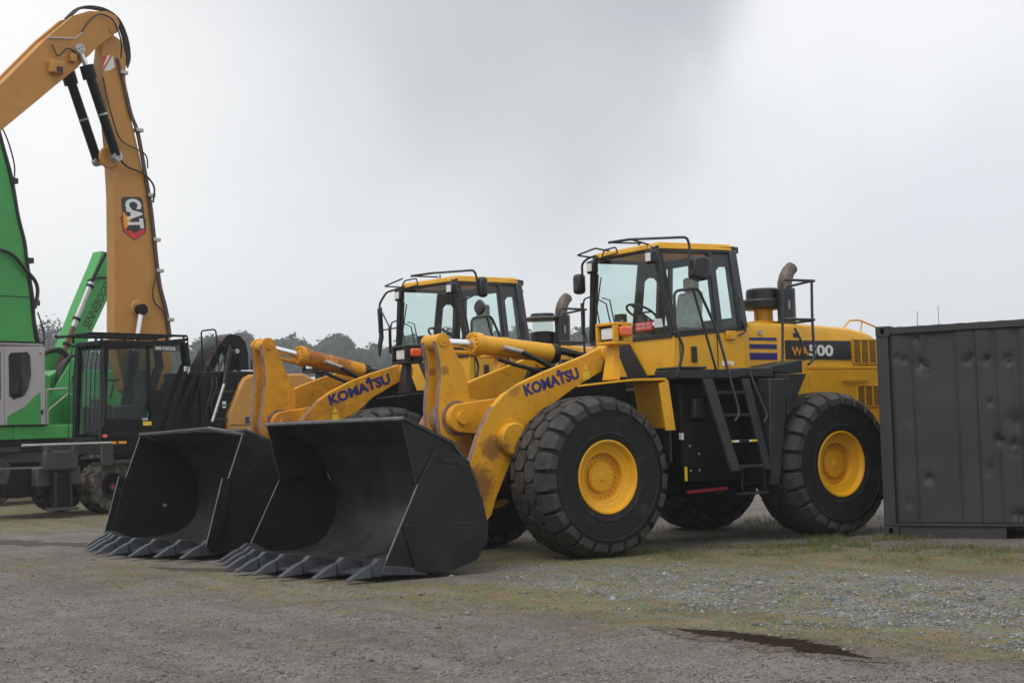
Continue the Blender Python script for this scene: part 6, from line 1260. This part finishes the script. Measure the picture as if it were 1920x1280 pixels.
def green_handler_far():
    T = thing('material_handler', 'green lettered handler boom slanting up behind the ochre machine', 'material handler', (0.504 + 0.97, -22.067 - 3.88, 0), R(14))
    # same heading, 4 m further off
    P = [(-3.3, 2.2), (-3.79, 3.44), (-4.28, 4.36), (-4.80, 5.53), (-5.30, 6.56), (-5.52, 7.05), (-6.25, 6.75), (-6.20, 6.62), (-5.64, 5.56), (-5.0, 4.38), (-4.73, 3.6), (-4.5, 2.2)]
    boom = MB().prism(P, -0.5, 0.0).build('boom', 'green', T, bevel=0.02)
    text('boom_lettering', 'SENNEBOGEN', (-5.04, 0.002, 4.70), (-5.86, 0.002, 6.12), (-4.82, 0.002, 4.85), (0, 1, 0), 'black', boom, bold=0.01)
    cy = MB().cyl((-3.72, 0.3, 3.3), (-4.35, 0.3, 4.75), 0.07, 14).build('boom_cylinder', 'redhose', T)
    MB().cyl((-4.35, 0.3, 4.75), (-4.95, 0.3, 6.05), 0.09, 14).build('cylinder_barrel', 'steel', cy); MB().cyl((-4.95, 0.3, 6.05), (-5.45, 0.3, 6.95), 0.045, 12).build('piston_rod', 'darker', cy)
    for x, z in ((-4.13, 4.25), (-4.45, 4.98), (-4.90, 5.94)): MB().cyl((x + .01, 0.3, z - .03), (x - .02, 0.3, z + .03), 0.12, 14).build('cylinder_band', 'darker', cy)
    MB().hose([(-4.9, 0.25, 6.1), (-5.2, 0.15, 6.22), (-5.6, 0.1, 6.25)], 0.05).build('boom_hose', 'hose', boom)
    MB().prism([(-2.4, 1.3), (-2.6, 3.2), (-3.2, 3.9), (-4.8, 3.9), (-6.5, 3.0), (-6.5, 1.3)], -1.8, -0.6).build('engine_body', 'green', T, bevel=0.05)
    MB().prism([(-3.3, 2.6), (-3.2, 3.6), (-3.6, 4.0), (-4.4, 4.1), (-4.9, 3.6), (-4.9, 2.6)], 0.02, 0.08).build('boom_foot', 'green', T, bevel=0.02)
    MB().lathe([(0.0001, 0.08), (0.10, 0.08), (0.12, 0.06), (0.12, 0.0)], 20, (-4.0, 0.06, 3.55)).build('foot_pin', 'darker', T)
    for k in range(2): MB().hose([(-3.2, 0.3 + .1 * k, 3.0), (-3.1, 0.3 + .1 * k, 3.5), (-3.4, 0.3 + .1 * k, 3.95 + .05 * k), (-3.9, 0.3 + .1 * k, 4.05 + .05 * k), (-4.2, 0.3 + .1 * k, 3.8)], 0.06).build('hose_loop', 'hose', T)
    undercarriage(T, 'mgrey', 2.9, -2.2, 1.0)
    return T
green_handler_far()

# ------------------------------------------------------------------ vehicles parked behind
def car(name, label, x, y, rz, m_, h, l=4.4, w=1.9):
    T = thing(name, label, 'van' if h > 1.8 else 'car', (x, y, 0), rz)
    hh = h
    MB().loft([[(xx, yy, zz) for xx, zz in [(-l / 2, .35), (l / 2, .35), (l / 2, .85), (l / 2 - .35, hh * .52), (l * .22, hh * .58), (l * .08, hh * .97), (-l * .38, hh), (-l / 2 + .05, hh * .8)]] for yy in (-w / 2, w / 2)]).build('body', m_, T, bevel=0.08)
    for s in (1, -1):
        MB().prism([(l * .19, hh * .58), (l * .07, hh * .92), (-l * .36, hh * .93), (-l * .42, hh * .62)], s * (w / 2 + .002), s * (w / 2 + .012)).build('side_window', 'glass_dark', T, smooth_deg=0)
        for xx in (-l * .32, l * .30): MB().cyl((xx, s * (w / 2 - .2), .34), (xx, s * (w / 2 + .01), .34), .34, 24).build('wheel', 'rubber', T)
    return T
car('parked_van', 'white van behind the yard, roof showing left of the rusty bucket arm', -9.9, -30.2, R(30), 'whitepaint', 3.45, 6.0, 2.1)
car('parked_van', 'cream van roof showing behind the rusty boom of the second loader', -8.6, -20.2, R(20), 'cream', 2.75, 5.5, 2.1)

# thin masts far off to the right, behind the container
for i, (x, y, h, lab) in enumerate(((-37.1, -25.6, 5.75, 'thin whip antenna above the container roof, the left one'), (-37.8, -25.1, 5.95, 'thin whip antenna above the container roof, the right one'))):
    m_ = MB().tube([(0, 0, 0), (0, 0, h)], 0.012, 6).build('antenna', 'tube'); m_.location = (x, y, 0); tag(m_, lab, 'antenna')

# ------------------------------------------------------------------ trees
leaf_m = tone_mat('foliage', [(0, (0.030, 0.042, 0.028)), (0.5, (0.060, 0.082, 0.052)), (1, (0.105, 0.13, 0.085))], 0.8, 0.15, 0.2)
def crown_mesh(h, w, n, leaf, seed, base=0.12, airy=0.0):
    r = np.random.default_rng(seed); nb = 26
    # clumps arranged through an uneven crown volume
    cz = base * h + (1 - base) * h * r.random(nb) ** 0.75; k = (cz - base * h) / ((1 - base) * h)
    rad = w / 2 * np.sqrt(np.clip(1 - (k * 1.02) ** 2.4, 0.03, 1)) * (0.85 + 0.3 * r.random(nb)); a = r.random(nb) * 2 * PI; q = np.sqrt(r.random(nb)) * 0.75
    cx, cy = rad * q * np.cos(a), rad * q * np.sin(a); cr = w * (0.13 + 0.10 * r.random(nb))
    idx = r.integers(0, nb, n); d = r.normal(size=(n, 3)); d /= np.linalg.norm(d, axis=1)[:, None]; rr = cr[idx] * (0.55 + 0.5 * r.random(n) + airy * r.random(n))
    P = np.stack([cx[idx], cy[idx], cz[idx]], -1) + d * rr[:, None] * np.array([1, 1, 0.85])
    u = r.normal(size=(n, 3)); u /= np.linalg.norm(u, axis=1)[:, None]; v = np.cross(u, d + 0.3 * r.normal(size=(n, 3))); v /= np.linalg.norm(v, axis=1)[:, None] + 1e-6
    s = leaf * (0.6 + 0.8 * r.random(n))[:, None]
    V = np.stack([P - u * s, P + v * s * .6, P + u * s, P - v * s * .6], 1); F = np.arange(4 * n).reshape(n, 4)
    tone = np.clip(0.25 + 0.5 * r.random(nb)[idx] + 0.3 * (r.random(n) - 0.5), 0, 1)
    return V.reshape(-1, 3), F, np.repeat(tone, 4)
def trunk_mesh(h, r0, seed):
    q = random.Random(seed); b = MB(); pts = [(q.uniform(-.02, .02) * h * k, q.uniform(-.02, .02) * h * k, h * k * 0.8) for k in (0, .25, .5, .75, 1)]
    b.tube(pts, r0, 8, rs=[r0 * 1.2, r0, r0 * .75, r0 * .5, r0 * .2])
    for i in range(7):
        k = 0.25 + 0.6 * i / 7; a = q.random() * 6.28; L_ = h * .28 * (1.1 - k)
        b.tube([(0, 0, h * k * .8), (L_ * .5 * math.cos(a), L_ * .5 * math.sin(a), h * k * .8 + L_ * .35), (L_ * math.cos(a), L_ * math.sin(a), h * k * .8 + L_ * .9)], r0 * .3, 5, rs=[r0 * .35, r0 * .22, r0 * .08])
    return b
protos = []
def make_tree(label, cat, x, y, h, w, n, leaf, seed, group=None, airy=0.0, base=0.12, name='broadleaf_tree'):
    T = thing(name, label, cat, (x, y, 0), random.uniform(0, 6), group)
    V, F, t = crown_mesh(h, w, n, leaf, seed, base, airy); o = fast_mesh('crown', V, F, leaf_m, t); o.parent = T
    trunk_mesh(h, 0.16 + h * .012, seed).build('trunk', 'bark', T)
    return T
make_tree('loose-leaved tree seen between the green cab and the green lettered boom', 'tree', -76.0, -275.0, 22.5, 17.0, 12000, 0.30, 3, airy=0.6)
p0 = Vector((-77.5, -339.5)); p1 = Vector((-211.7, -247.8))
LBL = 'dark leafy tree in the hazy row along the horizon behind the yard'
kinds = [make_tree(LBL, 'tree', 0, 0, 23.4, 12.5, 9000, 0.36, 11 + i, 'trees along the horizon', base=0.05) for i in range(4)]
def dup(root, loc, rz, sc):
    c_ = root.copy(); COL.objects.link(c_); c_.location = loc; c_.rotation_euler = (0, 0, rz); c_.scale = (sc[0], sc[0], sc[1])
    for ch in root.children:
        d = ch.copy(); COL.objects.link(d); d.parent = c_
    return c_
hs = [13.6, 13.9, 14.0, 14.2, 14.3, 14.2, 14.0, 14.3, 14.5, 14.4, 14.6, 14.3, 13.7, 12.6, 13.9, 13.5, 12.6, 13.2, 13.4, 13.8, 13.6, 13.0, 12.6, 12.8, 13.0, 12.5, 12.2, 12.4]
for i in range(28):
    t = i / 27; q = p0.lerp(p1, t) + Vector((random.uniform(-2, 2), random.uniform(-6, 6))); k = kinds[i % 4]; sc = (random.uniform(0.85, 1.15), hs[i] * random.uniform(0.84, 0.97) / 13.4)
    if i < 4: k.location = (q.x, q.y, 0); k.scale = (sc[0], sc[0], sc[1])
    else: dup(k, (q.x, q.y, 0), random.uniform(0, 6), sc)
def wood():
    Vs, Fs, Ts, n0 = [], [], [], 0
    for i in range(120):
        t = random.uniform(-0.35, 0.92); q = p0.lerp(p1, t); away = Vector((fw.x, fw.y)).normalized() * random.uniform(4, 45)
        V, F, tt = crown_mesh(random.uniform(20.5, 23.8), random.uniform(13, 18), 3200, 0.62, 200 + i, 0.0)
        V = V + np.array([q.x + away.x, q.y + away.y, 0]); Vs.append(V); Fs.append(F + n0); Ts.append(tt); n0 += len(V)
    o = fast_mesh('woodland', np.concatenate(Vs), np.concatenate(Fs), leaf_m, np.concatenate(Ts)); struct(o, 'distant woodland reading as one grey-green mass', 'stuff')
wood()

# ------------------------------------------------------------------ damp air
def haze():
    m = bpy.data.materials.new('haze_air'); m.use_nodes = True; t = m.node_tree; t.nodes.clear()
    out = t.nodes.new('ShaderNodeOutputMaterial'); v = t.nodes.new('ShaderNodeVolumePrincipled'); t.links.new(v.outputs[0], out.inputs['Volume'])
    v.inputs['Color'].default_value = (0.95, 0.975, 1.0, 1); v.inputs['Density'].default_value = 0.00075; v.inputs['Anisotropy'].default_value = 0.2
    o = MB().box(-470, 120, -500, 120, -1.5, 30).build('haze', m, smooth_deg=0); o.data.materials.clear(); o.data.materials.append(m); struct(o, 'thin grey air over the yard', 'stuff')
haze()
